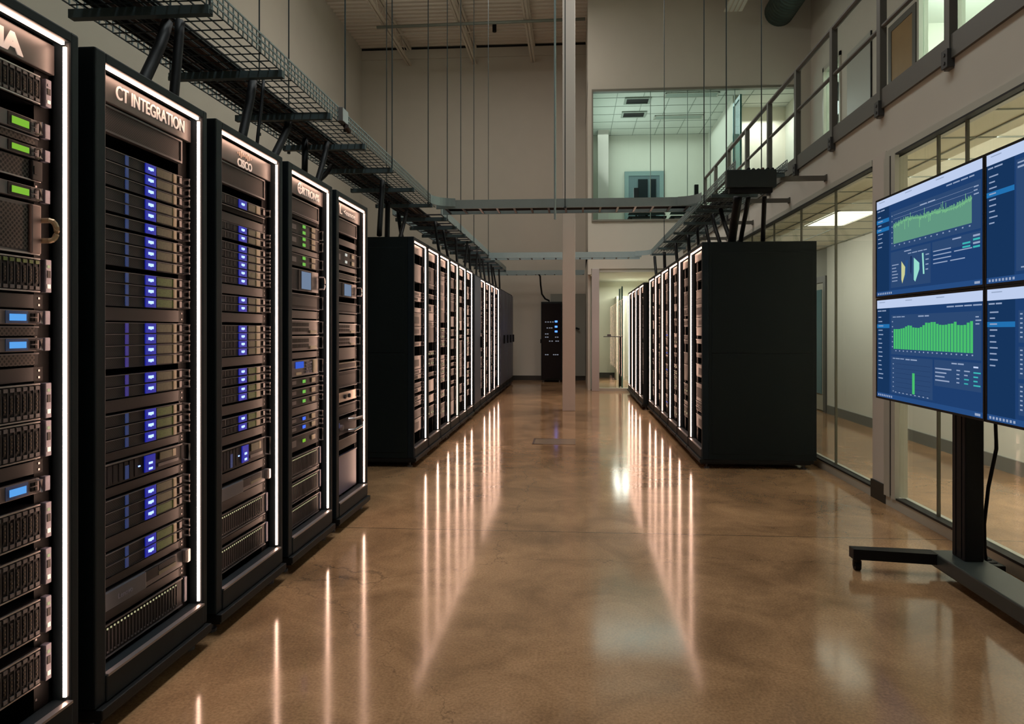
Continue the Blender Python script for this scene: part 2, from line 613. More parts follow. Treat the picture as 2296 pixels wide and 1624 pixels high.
# lower storefront in the partition
b = MB().box(.53, YP + .02, 2.55, GX, YP + .12, 2.62).box(.53, YP + .02, 0, GX, YP + .12, .06).box(1.79, YP + .04, .06, 1.80, YP + .1, 2.55)
w2 = struct(b.build('window_2', M_ALU))
MB().box(.53, YP + .06, .06, GX, YP + .07, 2.55).build('window_pane', M_GLASS, w2)
struct(MB().cbox(.37, YP - .04, 0, .53, YP + .14, 2.62, .006).build('trim_3', mat('post_mauve_grey', (178, 170, 168), 0.6)))
d = struct(MB().box(.352, YP + .2, .02, .392, YP + 1.05, 2.48).build('door_3', mat('door_white_green', (186, 190, 176), 0.6)))
MB().tube([(.34, YP + .3, 2.02), (.38, YP + .3, 2.02)], .03, 10).build('door_lock', M_BLKPL, d)
struct(MB().box(XP + .06, 18.9, 0, 5.2, 19.0, 2.75).build('wall_storefront_back', mat('storefront_wall', (214, 214, 196), 0.8)))
struct(MB().box(.55, 18.86, 0, 1.7, 18.9, .14).build('baseboard_storefront', mat('teal_black_base', (36, 44, 42), 0.5)))
struct(MB().box(XP + .06, YP + .16, 2.64, 5.2, 18.9, 2.72).build('ceiling_storefront', M_TILE))
b = MB()
for i in range(6):
    b.box(1.16 + .10 * i, 17.95, .1, 1.18 + .10 * i, 18.0, 2.15)
struct(b.box(1.10, 18.0, 0, 1.75, 18.86, 2.2).build('wall_storefront_panels', mat('panelled_wall', (206, 204, 188), 0.7)))
gd = struct(MB().box(1.045, 15.3, 0, 1.075, 15.36, 2.28).box(1.045, 16.2, 0, 1.075, 16.26, 2.28).build('door_4', M_TEAL))
MB().box(1.055, 15.36, .02, 1.065, 16.2, 2.26).build('door_pane', MATS['teal_glass'], gd)
MB().box(.985, 15.30, .05, 1.04, 15.36, 1.15).build('door_pull', M_BLKPL, gd)
# grey door in the back wall behind the column
d = struct(MB().box(-.62, YW1 - .05, .12, XP - .01, YW1 - .003, 2.25).build('door_5', M_DOORG))
MB().tube([(.05, YW1 - .05, 1.36), (.05, YW1 - .11, 1.36), (.13, YW1 - .12, 1.33)], .022, 8).build('door_handle', M_BLKPL, d)

# right side: storefront glass, pilaster, band, gallery
b = MB()
b.box(GX - .03, YW0, GH + .05, GX + .12, YP, MZ - .14)
struct(b.build('wall_right', M_WALL))
struct(MB().box(GX - .05, YW0, MZ - .14, GX + .02, YP, MZ + .005).build('trim_4', M_RAIL))
struct(MB().box(GX + .02, YW0, MZ - .14, MX + 3.0, YP, MZ).build('floor_gallery', mat('gallery_floor', (150, 148, 140), 0.7)))
sec = [(5.49, YP, (6.34, 7.28, 8.25, 9.25, 10.3, 11.4, 12.5, 13.6)), (YW0, 5.26, (4.6, 4.275, 2.4, 0.8, -.8))]
for n, (ya, yb, joints) in enumerate(sec):
    f = MB().box(GX - .04, ya, GH, GX + .08, yb, GH + .05).box(GX - .04, ya, 0, GX + .08, yb, .07)
    if n == 1:
        f.box(GX - .05, yb - .09, .07, GX + .08, yb, GH)
        f.box(GX - .05, yb - .175, .07, GX - .02, yb - .115, GH)
    o = struct(f.build('window_%d' % (n + 3), M_ALU))
    e = MB().box(GX - .045, ya, .07, GX + .02, yb - (.18 if n else 0), .085).box(GX - .045, ya, GH - .012, GX + .02, yb - (.09 if n else 0), GH)
    if n == 1:
        e.box(GX - .045, yb - .115, .085, GX + .0, yb - .09, GH - .012)
    e.build('gasket', M_GASKET, o)
    MB().box(GX, ya, .085, GX + .012, yb - (.1 if n else 0), GH - .012).build('window_pane', M_GLASS, o)
    j = MB()
    for y in joints:
        j.box(GX - .004, y - .006, .085, GX + .016, y + .006, GH - .012)
    j.build('glazing_joint', mat('glazing_joint_dark', (92, 90, 76), 0.4), o)
struct(MB().box(GX - .034, 5.26, .14, GX + .1, 5.49, GH + .06).build('column_pilaster', mat('pilaster_paint', (196, 188, 178), 0.8)))
struct(MB().cbox(GX - .046, 5.25, 0, GX + .1, 5.50, .14, .004).build('trim_5', M_BASE))
# corridor behind the glass
CXW = 3.95
struct(MB().box(CXW, YW0, 0, CXW + .15, 10.95, GH + .03).build('wall_corridor', M_CORR))
struct(MB().box(CXW - .02, YW0, 0, CXW, 10.95, .13).build('baseboard_corridor', M_GREYBASE))
cc = struct(MB().box(GX + .08, YW0, GH + .03, CXW + 1.2, YP, GH + .1).build('ceiling_corridor', mat('corridor_ceiling_tile', (222, 218, 194), 0.85)))
g = MB()
for i in range(30):
    g.box(GX + .1, YW0 + .6 * i, GH + .022, CXW, YW0 + .6 * i + .012, GH + .03)
for i in range(3):
    g.box(GX + .35 + .6 * i, YW0, GH + .022, GX + .362 + .6 * i, YP, GH + .03)
g.build('tile_grid', M_TRAC, cc)
struct(MB().box(CXW, 10.95, 0, CXW + 1.2, 11.0, GH + .03).build('wall_corridor_corner', M_CORR))
struct(MB().box(CXW + .02, 11.0, 0, CXW + .15, YP, GH + .03).build('wall_corridor_far', mat('corridor_far_paint', (150, 148, 134), 0.7)))
d = struct(MB().box(CXW - .02, 11.02, 0, CXW + .02, 11.12, 2.16).box(CXW - .02, 12.0, 0, CXW + .02, 12.1, 2.16).box(CXW - .02, 11.12, 2.06, CXW + .02, 12.0, 2.16).build('door_6', M_RAIL))
MB().box(CXW, 11.12, .02, CXW + .02, 12.0, 2.06).build('door_panel', mat('door_greige', (168, 164, 148), 0.6), d)
MB().box(CXW - .012, 11.22, .28, CXW, 11.8, 1.95).build('door_glass', mat('teal_lite', (96, 132, 138), 0.1), d)
struct(MB().box(GX + .1, 14.4, 0, CXW + .1, 14.5, GH + .03).build('wall_corridor_end', M_CORR))
# gallery back wall with lit rooms
b = MB()
b.box(MX, YW0, MZ, MX + .12, 6.1, ZC)
b.box(MX, 6.1, 6.5, MX + .12, YP, ZC)
b.box(MX, 10.2, MZ, MX + .12, 13.05, 6.5)
b.box(MX, 13.95, MZ, MX + .12, YP, 6.5)
struct(b.build('wall_gallery', M_WALL))
struct(MB().box(7.2, 5.8, MZ, 7.3, YP, 6.6).build('wall_gallery_room', M_WALL2))
struct(MB().box(MX + .12, 5.8, 6.5, 7.3, YP, 6.6).build('ceiling_gallery_room', M_TILE))
struct(MB().box(MX + .12, 12.0, MZ, 7.2, 12.1, 6.5).box(MX + .12, 5.7, MZ, 7.2, 5.8, 6.5).build('wall_gallery_divide', M_WALL2))
for n, (ya, yb, js) in enumerate([(6.1, 10.2, (7.3, 8.0, 9.2)), (13.05, 13.95, ())]):
    f = MB().box(MX - .03, ya, MZ, MX + .1, ya + .06, 6.5).box(MX - .03, yb - .06, MZ, MX + .1, yb, 6.5).box(MX - .03, ya, 6.42, MX + .1, yb, 6.5)
    for y in js:
        f.box(MX - .02, y - .03, MZ, MX + .08, y + .03, 6.42)
    o = struct(f.build('window_%d' % (n + 5), M_ALU))
    MB().box(MX + .03, ya + .06, MZ, MX + .042, yb - .06, 6.42).build('window_pane', M_GLASSG, o)
d = struct(MB().box(MX - .03, 10.24, MZ, MX, 10.34, 6.05).box(MX - .03, 11.0, MZ, MX, 11.1, 6.05).box(MX - .03, 10.34, 5.95, MX, 11.0, 6.05).build('door_7', M_RAIL))
MB().box(MX - .02, 10.34, MZ + .01, MX - .001, 11.0, 5.95).build('door_panel', M_WOOD, d)
d = struct(MB().box(MX - .02, 11.75, MZ + .01, MX - .002, 12.75, 6.3).build('door_8', mat('gallery_door_grey', (172, 172, 164), 0.5)))
MB().tube([(MX - .02, 11.88, 4.15), (MX - .08, 11.88, 4.15), (MX - .09, 12.0, 4.15)], .018, 8).build('door_handle', M_BLKPL, d)
MB().box(MX - .025, 11.74, MZ + .01, MX - .001, 11.76, 6.3).build('door_seal', M_GASKET, d)

# ------------------------------------------------------------------ column, pipes, roof steel
tag(MB().cbox(-.192, 10.98, 0, .014, 11.19, ZC, .008).build('support_column', M_COLUMN), 'tall white square column standing alone in the aisle', 'column')
tag(MB().tube([(-.232, 8.16, 2.62), (-.232, 8.16, ZC)], .014, 8).build('conduit_pipe', M_ZINC), 'thin grey conduit rising beside the column from the nearer cross tray', 'pipe')
for i, (x, lab) in enumerate([(-4.35, 'pale open-web roof joist, leftmost of the three over the back wall'), (-2.62, 'pale open-web roof joist, middle of the three over the back wall'), (-1.08, 'pale open-web roof joist nearest the white column')]):
    t = thing('roof_joist', lab, 'joist', (x, 0, 8.3), 0, 'roof joists')
    MB().box(-.06, YW0, .40, -.01, YW1, .46).box(.01, YW0, .40, .06, YW1, .46).build('top_chord', M_STEEL, t)
    MB().box(-.06, YW0, 0, -.012, YW1, .045).box(.012, YW0, 0, .06, YW1, .045).build('bottom_chord', M_STEEL, t)
    wv = MB()
    y = YW0
    k = 0
    while y < YW1 - .5:
        wv.tube([(0, y, .02 if k % 2 else .43), (0, y + .4, .43 if k % 2 else .02)], .011, 6)
        y += .4
        k += 1
    wv.build('web', M_STEEL, t)
tag(MB().tube([(-4.5, 15.3, 8.22), (XP - .05, 15.3, 8.26)], .035, 10).build('sprinkler_pipe', mat('pipe_green_grey', (120, 126, 116), 0.5), None, True), 'grey green pipe crossing under the roof joists', 'pipe')
tag(MB().tube([(-5.3, 16.5, 8.55), (XP - .02, 16.5, 8.6)], .014, 8).build('conduit_pipe', M_STEEL), 'thin pale conduit crossing the ceiling near the back wall', 'pipe')
tag(MB().tube([(-1.93, 16.4, 8.52), (-1.93, 16.4, 8.76)], .05, 10).build('ceiling_sensor', M_BLKPL), 'small black round device under the ceiling between two joists', 'sensor')

# spiral duct and hanging lamp fixture by the gallery
t = thing('air_duct', 'dark green grey round spiral duct high beside the gallery', 'duct', (4.3, YP, 8.0))
b = MB()
pts, rs = [], []
y = 0.0
k = 0
while y > -6.0:
    pts.append((0, y, 0)); rs.append(.30)
    pts.append((0, y - .008, 0)); rs.append(.308)
    pts.append((0, y - .022, 0)); rs.append(.308)
    pts.append((0, y - .03, 0)); rs.append(.30)
    y -= .11
b.tube(pts, rs, 28)
b.build('duct_shell', M_DUCT, t, True)
g = MB()
for yy in (-1.2, -3.4, -5.4):
    g.box(-.02, yy - .02, .29, .02, yy + .02, .78)
g.build('hanger', M_ZINC, t)
t = thing('linear_light_fixture', 'white louvred strip light hanging left of the round duct, switched off', 'light fixture', (3.25, 13.4, 7.86))
MB().prism([(-.19, 0), (.19, 0), (.12, .12), (-.12, .12)], 1, -.9, .9).build('housing', M_STEEL, t)
g = MB()
for x in (-.14, -.045, .045, .14):
    g.box(x - .03, -.88, -.012, x + .03, .88, 0)
g.build('louvre', mat('louvre_white', (214, 214, 204), 0.5), t)
MB().box(-.01, -.6, .12, .01, -.58, .92).box(-.01, .58, .12, .01, .6, .92).build('hanger', M_ZINC, t)

# gallery railing
t = thing('gallery_railing', 'grey steel railing along the gallery edge', 'railing', (GX - .03, 0, 0))
ys = [12.3, 11.4, 10.45, 9.35, 8.3, 7.28, 6.29, 5.33, 4.38, 3.4, 2.4]
for y in ys:
    p = MB().box(-.03, y - .03, 2.90, .02, y + .03, 4.0).build('post', M_RAIL, t)
    MB().box(-.045, y - .035, 2.91, .0, y + .035, 3.02).tube([(-.05, y, 2.94), (-.04, y, 2.94)], .012, 6).tube([(-.05, y, 2.99), (-.04, y, 2.99)], .012, 6).build('bracket', mat('bracket_dark', (62, 62, 62), 0.5), p)
MB().tube([(-.005, 12.3, 4.0), (-.005, 2.2, 4.0)], .026, 10).build('handrail', M_RAIL, t)
MB().tube([(-.005, 12.3, 3.58), (-.005, 2.2, 3.58)], .018, 10).build('middle_rail', M_RAIL, t)

# corridor lights, office fittings
def troffer(x, y, z, sx, sy, lab, m, group=None):
    t = thing('ceiling_light', lab, 'ceiling light', (x, y, z), 0, group)
    MB().box(-sx / 2, -sy / 2, -.008, sx / 2, -sy / 2 + .03, .0).box(-sx / 2, sy / 2 - .03, -.008, sx / 2, sy / 2, 0).box(-sx / 2, -sy / 2, -.008, -sx / 2 + .03, sy / 2, 0).box(sx / 2 - .03, -sy / 2, -.008, sx / 2, sy / 2, 0).build('frame', M_ALU, t)
    MB().box(-sx / 2 + .03, -sy / 2 + .03, -.005, sx / 2 - .03, sy / 2 - .03, 0).build('diffuser', m, t)


troffer(3.1, 8.18, GH + .028, .5, 1.1, 'bright rectangular light panel in the corridor ceiling behind glass', M_TROFF)
M_OFF = mat('unlit_troffer', (150, 160, 150), 0.6)
troffer(2.63, 15.6, 6.61, 1.2, .32, 'unlit long ceiling light, nearer of two in the upper office', M_OFF, 'office ceiling lights')
troffer(2.58, 17.2, 6.61, 1.2, .32, 'unlit long ceiling light, farther of two in the upper office', M_OFF, 'office ceiling lights')
for y, s in ((15.9, 'nearer'), (16.9, 'farther')):
    t = thing('air_vent', 'square ceiling vent with dark slot, %s of two in the upper office' % s, 'vent', (1.45, y, 6.608), 0, 'office ceiling vents')
    MB().box(-.3, -.22, -.02, .3, -.17, 0).box(-.3, .17, -.02, .3, .22, 0).box(-.3, -.17, -.02, -.25, .17, 0).box(.25, -.17, -.02, .3, .17, 0).build('frame', M_TRAC, t)
    MB().box(-.25, -.17, -.006, .25, .17, 0).build('slot', M_BLKPL, t)
# desks with dark monitors in the upper office
for i, (x, s) in enumerate(((1.62, 'left'), (2.55, 'right'))):
    t = thing('office_desk', 'dark desk in the upper office, %s of two behind the cross tray' % s, 'desk', (x, 15.6, MZ), 0, 'upper office desks')
    MB().cbox(-.42, -.3, .70, .42, .3, .74, .006).build('desktop', M_BLKPL, t)
    for sx in (-.38, .34):
        MB().box(sx, -.28, 0, sx + .04, .28, .70).build('leg', M_BLKPL, t)
    t = thing('office_monitor', 'black monitor seen from behind on the %s desk of the upper office' % s, 'monitor', (x, 15.55, MZ + .74), 0, 'upper office monitors')
    MB().cbox(-.2, -.1, 0, .2, .1, .02, .004).build('foot', M_BLKPL, t)
    MB().box(-.03, -.03, .02, .03, .0, .16).build('stand', M_BLKPL, t)
    MB().prism([(-.42, .06), (.42, .06), (.30, .30), (-.28, .30)], 1, -.06, -.02).build('housing', mat('monitor_slate', (30, 42, 46), 0.4), t)
tag(MB().cbox(1.42, 16.5, MZ + 1.28, 1.54, 16.6, MZ + 1.62, .006).box(1.46, 16.53, MZ, 1.5, 16.57, MZ + 1.28).build('speaker_stand', M_BLKPL), 'small black speaker on a slim stand left of the office door', 'speaker')
tag(MB().cbox(2.86, 16.5, MZ + 1.3, 2.95, 16.6, MZ + 1.68, .006).box(2.885, 16.53, MZ, 2.925, 16.57, MZ + 1.3).build('speaker_stand', M_BLKPL), 'small black speaker on a slim stand right of the office door', 'speaker')

# shelf with a small device in the storefront room
t = thing('push_bar', 'thin horizontal grey bar across the lower glass with a small bracket', 'bar', (0, YP + .03, 1.165))
MB().tube([(.62, 0, 0), (1.04, 0, 0)], .009, 8).build('bar', M_SILVERD, t)
MB().cbox(.70, -.03, .01, .78, .015, .05, .004).build('bracket', M_SILVERD, t)

# floor hatch
t = thing('floor_hatch', 'rectangular floor access hatch set in the concrete before the column', 'hatch', (-.235, 7.94, 0))
MB().box(-.235, -.19, .0005, .245, .2, .002).build('cover', mat('hatch_cover', (126, 104, 84), 0.25), t)
MB().box(-.245, -.2, .0005, -.225, .2, .004).box(-.245, -.2, .0005, -.12, -.185, .004).box(-.245, .185, .0005, -.02, .2, .004).build('dark_edge', mat('hatch_edge', (58, 34, 24), 0.5), t)
MB().box(.24, -.2, .0005, .246, .2, .003).box(-.12, -.2, .0005, .246, -.196, .003).box(-.02, .196, .0005, .246, .2, .003).build('edge', mat('hatch_edge_brown', (96, 72, 56), 0.4), t)


# ------------------------------------------------------------------ racks
def rack_meshes(Wd, D, H, pl, pr):
    k = ('rack', Wd, D, H, pl, pr)
    if k in CACHE:
        return CACHE[k]
    zb, zt = .09, H
    S = {}
    f = MB()
    f.cbox(0, 0, zb, pl, .06, zt, .006).cbox(Wd - pr, 0, zb, Wd, .06, zt, .006)
    f.cbox(pl - .004, 0, zt - .034, Wd - pr + .004, .06, zt - .001, .005)
    f.cbox(pl - .004, -.004, zb, Wd - pr + .004, .06, .178, .005)
    f.box(pl, -.008, .172, Wd - pr, .012, .18, M_SILVERD)
    f.mats[0:0] = []
    S['frame'] = f
    # first-added boxes use material slot 0: make that the rack black
    S['base'] = MB().cbox(.004, -.022, .055, Wd - .004, D - .02, .088, .004).box(.01, -.012, .045, Wd - .01, D - .05, .056)
    for s, x0, x1 in (('sideL', 0, .012), ('sideR', Wd - .012, Wd)):
        b = MB()
        xo0, xo1 = x0, x1
        b.box(x0, .061, .09, x1, D, zt - .002)
        out = -1 if s == 'sideL' else 1
        xs = x0 if out < 0 else x1
        b.cbox(xs - .003, .09, .14, xs + .003, D - .03, 1.075, .0025)
        b.cbox(xs - .003, .09, 1.082, xs + .003, D - .03, zt - .10, .0025)
        for zz in (1.05, zt - .15):
            b.tube([(xs - .004, D - .1, zz), (xs + .004, D - .1, zz)], .018, 10)
        S[s] = b
    S['top'] = MB().box(.012, .06, zt - .02, Wd - .012, D, zt)
    S['back'] = MB().box(.012, D - .012, .09, Wd - .012, D, zt - .02)
    y0, y1 = .012, .0215
    S['ledL'] = MB().box(pl, y0, .19, pl + .005, y1, zt - .048)
    S['ledR'] = MB().box(Wd - pr - .005, y0, .19, Wd - pr, y1, zt - .048)
    S['ledT'] = MB().box(pl + .01, y0, zt - .0435, Wd - pr - .01, y1, zt - .0345)
    c = Wd / 2
    for s, sg in (('railL', -1), ('railR', 1)):
        b = MB()
        xa, xb = sorted((c + sg * .241, c + sg * (Wd / 2 - .013)))
        b.box(xa, .071, .09, xb, .077, zt - .021, M_RAILR)
        n = int((zt - .3) / .0889)
        for i in range(n):
            b.box(c + sg * .248 - .003, .0695, .2 + i * .0889, c + sg * .248 + .003, .071, .206 + i * .0889, M_SILVER)
        S[s] = b
    S['foot'] = MB().tube([(0, 0, 0), (0, 0, .012)], .024, 10).tube([(0, 0, .012), (0, 0, .046)], .009, 8)
    out = {}
    mm = {'frame': M_RACK, 'base': mat('rack_base', (20, 21, 22), 0.5, spec=0.25), 'sideL': M_RACKSIDE, 'sideR': M_RACKSIDE, 'top': M_RACKSIDE, 'back': M_DARK, 'ledL': M_LED, 'ledR': M_LED, 'ledT': M_LED, 'railL': None, 'railR': None, 'foot': M_SILVERD}
    for s, b in S.items():
        if s == 'frame':
            b.mats = [M_RACK, M_SILVER]
            nf = 6
            b.m = [0] * (len(b.m) - nf) + [1] * nf
        out[s] = b.mesh('rack_' + s, mm[s])
    CACHE[k] = out
    return out


def make_rack(label, x, y, rz, Wd, D, H, pl, pr, lit=True, group=None, header=None, door=None):
    S = rack_meshes(Wd, D, H, pl, pr)
    t = thing('server_rack', label, 'server rack', (x, y, 0), rz, group)
    link('frame', S['frame'], t)
    link('base', S['base'], t)
    link('side_panel', S['sideL'], t)
    link('side_panel', S['sideR'], t)
    link('top_panel', S['top'], t)
    link('back_panel', S['back'], t)
    link('mounting_rail', S['railL'], t)
    link('mounting_rail', S['railR'], t)
    for fx in (.05, Wd - .05):
        for fy in (.05, D - .1):
            link('levelling_foot', S['foot'], t, (fx, fy, 0))
    if lit:
        for s in ('ledL', 'ledR', 'ledT'):
            o = link('light_strip', S[s], t)
            o['label'] = 'glowing white light strip'
    if header:
        c = Wd / 2
        me = cached(('hdr', Wd, H), lambda: MB().cbox(c - .27, .046, H - .135, c + .27 + (.02 if Wd > .64 else 0), .062, H - .046, .003), 'header_panel', M_HEAD)
        o = link('header_panel', me, t)
        if header is not True:
            header(o, c, H)
    if door == 'mesh':
        d = link('door', cached(('door', Wd, H), lambda: MB().cbox(.012, -.02, .19, Wd - .012, -.004, H - .03, .004), 'door', mat('rack_door_mesh', (92, 96, 112), 0.4, 0.3, noise=0.2, scale=40)), t)
        link('handle', cached('doorh', lambda: MB().cbox(Wd - .09, -.055, 1.02, Wd - .06, -.02, 1.2, .006), 'handle', M_BLKPL), d)
    return t


def head_text(body, cap, width, dx, dz, bold=0.0, m=None):
    """lettering of the given cap height and total width, centred dx from the header's middle"""
    def fn(o, c, H):
        me = text_mesh(body, cap / .70, .003, bold)
        xs = [v.co.x for v in me.vertices]
        zs = [v.co.z for v in me.vertices]
        k, mx, mz = width / (max(xs) - min(xs)), (max(xs) + min(xs)) / 2, (max(zs) + min(zs)) / 2
        me.transform(Matrix.Diagonal((k, 1, 1, 1)) @ Matrix.Translation((-mx, 0, -mz)))
        me.materials.append(m or M_LETTER)
        link('lettering', me, o, (c + dx, .0445, H - .09 + dz))
    return fn


def head_bars(o, c, H):
    head_text('CISCO', .036, .14, .012, -.026, .001)(o, c, H)
    b = MB()
    for i, h in enumerate((.008, .020, .032, .016, .008, .016, .032, .020, .008)):
        x = c + .008 - .064 + i * .016
        b.box(x - .003, .0435, H - .075 - h / 2, x + .003, .046, H - .075 + h / 2)
    b.build('logo_bars', mat('faded_lettering', (196, 176, 166), 0.5), o)


def head_ring(o, c, H):
    head_text('RTRON%', .042, .25, .095, -.006, .001)(o, c, H)
    b = MB()
    pts = [(c - .068 + .029 * math.cos(a * math.pi / 10), .044, H - .09 + .030 * math.sin(a * math.pi / 10)) for a in range(21)]
    b.tube(pts, .0035, 6)
    b.box(c - .071, .042, H - .118, c - .065, .046, H - .062).box(c - .096, .042, H - .093, c - .040, .046, H - .087)
    b.build('logo_ring', M_LETTER, o)


def head_angle(o, c, H):
    head_text('L', .060, .04, -.115, 0)(o, c, H)
    head_text('<mmoe', .036, .24, .06, -.006)(o, c, H)


# ---- device faces. local frame: x right (0 = rack centre), y into the rack, z up from the device's bottom. front plane y = .055
YF = .055


def body_mesh(h, m, d=.5, inset=0.0):
    return MB().box(-.236, YF + inset, .001, .236, YF + d, h - .001, m)


def ear(b, h, sg, m=M_SILVERD):
    """U-shaped pull handle at the ear"""
    x = sg * .258
    b.box(x - .02, YF + .008, .002, x + .012, YF + .0125, h - .002, M_CHAR)
    b.tube([(x + .004, YF + .01, .008), (x + .004, YF - .018, .008), (x + .004, YF - .018, h - .008), (x + .004, YF + .01, h - .008)], .0050, 6, m)
    return b


def dev(rack, key, z0, h, name, label, cat, parts, Wd, group=None):
    """parts: list of (part name or None for the body, key suffix, function -> MB, material)"""
    root = None
    hk = round(h, 3)
    loc = rack.matrix_local @ Vector((Wd / 2, 0, z0)) if False else None
    rz = rack.rotation_euler[2]
    cz, sz = math.cos(rz), math.sin(rz)
    p = Vector((rack.location.x + cz * Wd / 2, rack.location.y + sz * Wd / 2, z0))
    for nm, suf, fn, m in parts:
        me = cached((key, suf, hk), fn, nm or name, m)
        if nm is None:
            root = link(name, me, None, p, rz)
            tag(root, label, cat, group)
        else:
            o = link(nm, me, root)
    return root


def P_srv(h, style, var):
    """one-unit server: dark mesh face, blue strip, glowing badge, label, cap, latch, pull"""
    strip = M_BSTRIPV if var & 1 else M_BSTRIP
    lab = M_LABG if var & 2 else M_LABY
    if style == 2:
        bx0, bx1, lx0, lx1, cx1 = .004, .066, .072, .176, .196
    else:
        bx0, bx1, lx0, lx1, cx1 = -.03, .045, .062, .142, .18

    def body():
        b = MB().box(-.236, YF, .001, .2, YF + .5, h - .001, M_MESHD)
        b.box(.2, YF + .003, .001, .236, YF + .5, h - .001, M_BLKPL)
        b.box(-.236, YF - .003, h - .0035, .238, YF + .002, h - .001, M_SILVERD)
        b.box(-.236, YF - .002, .001, .2, YF + .002, .003, M_CHAR)
        if style == 3:
            b.box(-.21, YF - .002, h * .18, -.16, YF + .001, h * .82, M_BLKPL)
            for i in range(3):
                b.box(-.14 + i * .03, YF - .002, h * .2, -.115 + i * .03, YF + .001, h * .8, M_CHAR)
            b.box(-.152, YF - .003, h * .1, -.149, YF, h * .9, M_SILVERD)
        return b

    def glow():
        b = MB()
        z = h * .5
        for i in range(3):
            b.box((bx0 + bx1) / 2 - .016 + i * .011, YF - .0055, z - .004 - (i % 2) * .002, (bx0 + bx1) / 2 - .008 + i * .011, YF - .004, z + .006)
        return b

    def label():
        b = MB().box(lx0, YF - .003, h * .12, lx1, YF, h * .86, lab)
        return b

    def pulls():
        return ear(MB(), h, 1, M_SILVER)

    pr = [(None, 'b', body, None), ('status_badge', 'bd', lambda: MB().box(bx0, YF - .004, h * .06, bx1, YF, h * .94), M_BLUE),
          ('badge_number', 'gl', glow, M_BLUEW), ('label_strip', 'lb', label, None),
          ('end_cap', 'cp', lambda: MB().cbox(lx1, YF - .006, h * .08, cx1, YF, h * .9, .002), M_CAP),
          ('latch', 'lt', lambda: MB().box(.214, YF - .006, h * .2, .23, YF + .004, h * .8), M_SILVERD),
          ('pull_handle', 'ph', pulls, None), ('pull_handle', 'pl', lambda: ear(MB(), h, -1, M_SILVER), None)]
    if style == 2:
        pr.insert(3, ('blue_strip', 'bs', lambda: MB().box(-.106, YF - .003, .003, -.09, YF, h - .003), strip))
    return pr


def P_blank(h):
    return [(None, 'b', lambda: MB().cbox(-.238, YF + .004, .001, .226, YF + .012, h - .001, .002, M_BLANK).box(.226, YF + .006, .001, .262, YF + .012, h - .001, M_BLKPL)
             .box(.243, YF + .004, h * .2, .249, YF + .007, h * .2 + .006, M_SILVER).box(.243, YF + .004, h * .8 - .006, .249, YF + .007, h * .8, M_SILVER), None)]


def P_meshpanel(h):
    return [(None, 'b', lambda: MB().box(-.24, YF + .003, .006, .232, YF + .02, h - .006, M_MESH), None),
            ('edge_trim', 'e', lambda: MB().box(-.24, YF - .002, 0, .24, YF + .02, .007).box(-.24, YF - .002, h - .006, .24, YF + .02, h).box(.232, YF - .002, .007, .24, YF + .02, h - .006), M_SILVERD)]


def P_drives(h, n, x0, x1, top=M_DOTW, carr=M_BLKPL, bot=M_SILVERD):
    """drive array: vertical carriers between x0 and x1"""
    w = (x1 - x0) / n

    def carriers():
        b = MB()
        for i in range(n):
            a = x0 + i * w
            b.box(a + w * .10, YF - .004, h * .10, a + w * .86, YF + .01, h * .90, carr)
            b.box(a + w * .80, YF - .006, h * .12, a + w * .88, YF - .003, h * .88, M_SILVERD)
        return b

    def dots(zz, s):
        b = MB()
        for i in range(n):
            a = x0 + (i + .45) * w
            b.box(a - w * s, YF - .0065, h * zz - w * .16, a + w * s, YF - .004, h * zz + w * .16)
        return b

    def edge():
        return MB().box(-.24, YF - .006, h - .006, .236, YF + .01, h - .001).box(-.24, YF - .006, .001, .236, YF + .01, .005)

    return [(None, 'b', lambda: body_mesh(h, M_CHAR).box(.236, YF + .004, .002, .252, YF + .012, h - .002, M_BLKPL), None),
            ('drive_carrier', 'c', carriers, None), ('indicator', 't', lambda: dots(.86, .13), top),
            ('release_latch', 'l', lambda: dots(.16, .13), bot), ('edge_trim', 'e', edge, M_SILVERD),
            ('ear_tag', 'g', lambda: MB().cbox(.252, YF - .004, h * .06, .27, YF + .01, h * .94, .002), M_TAG)]


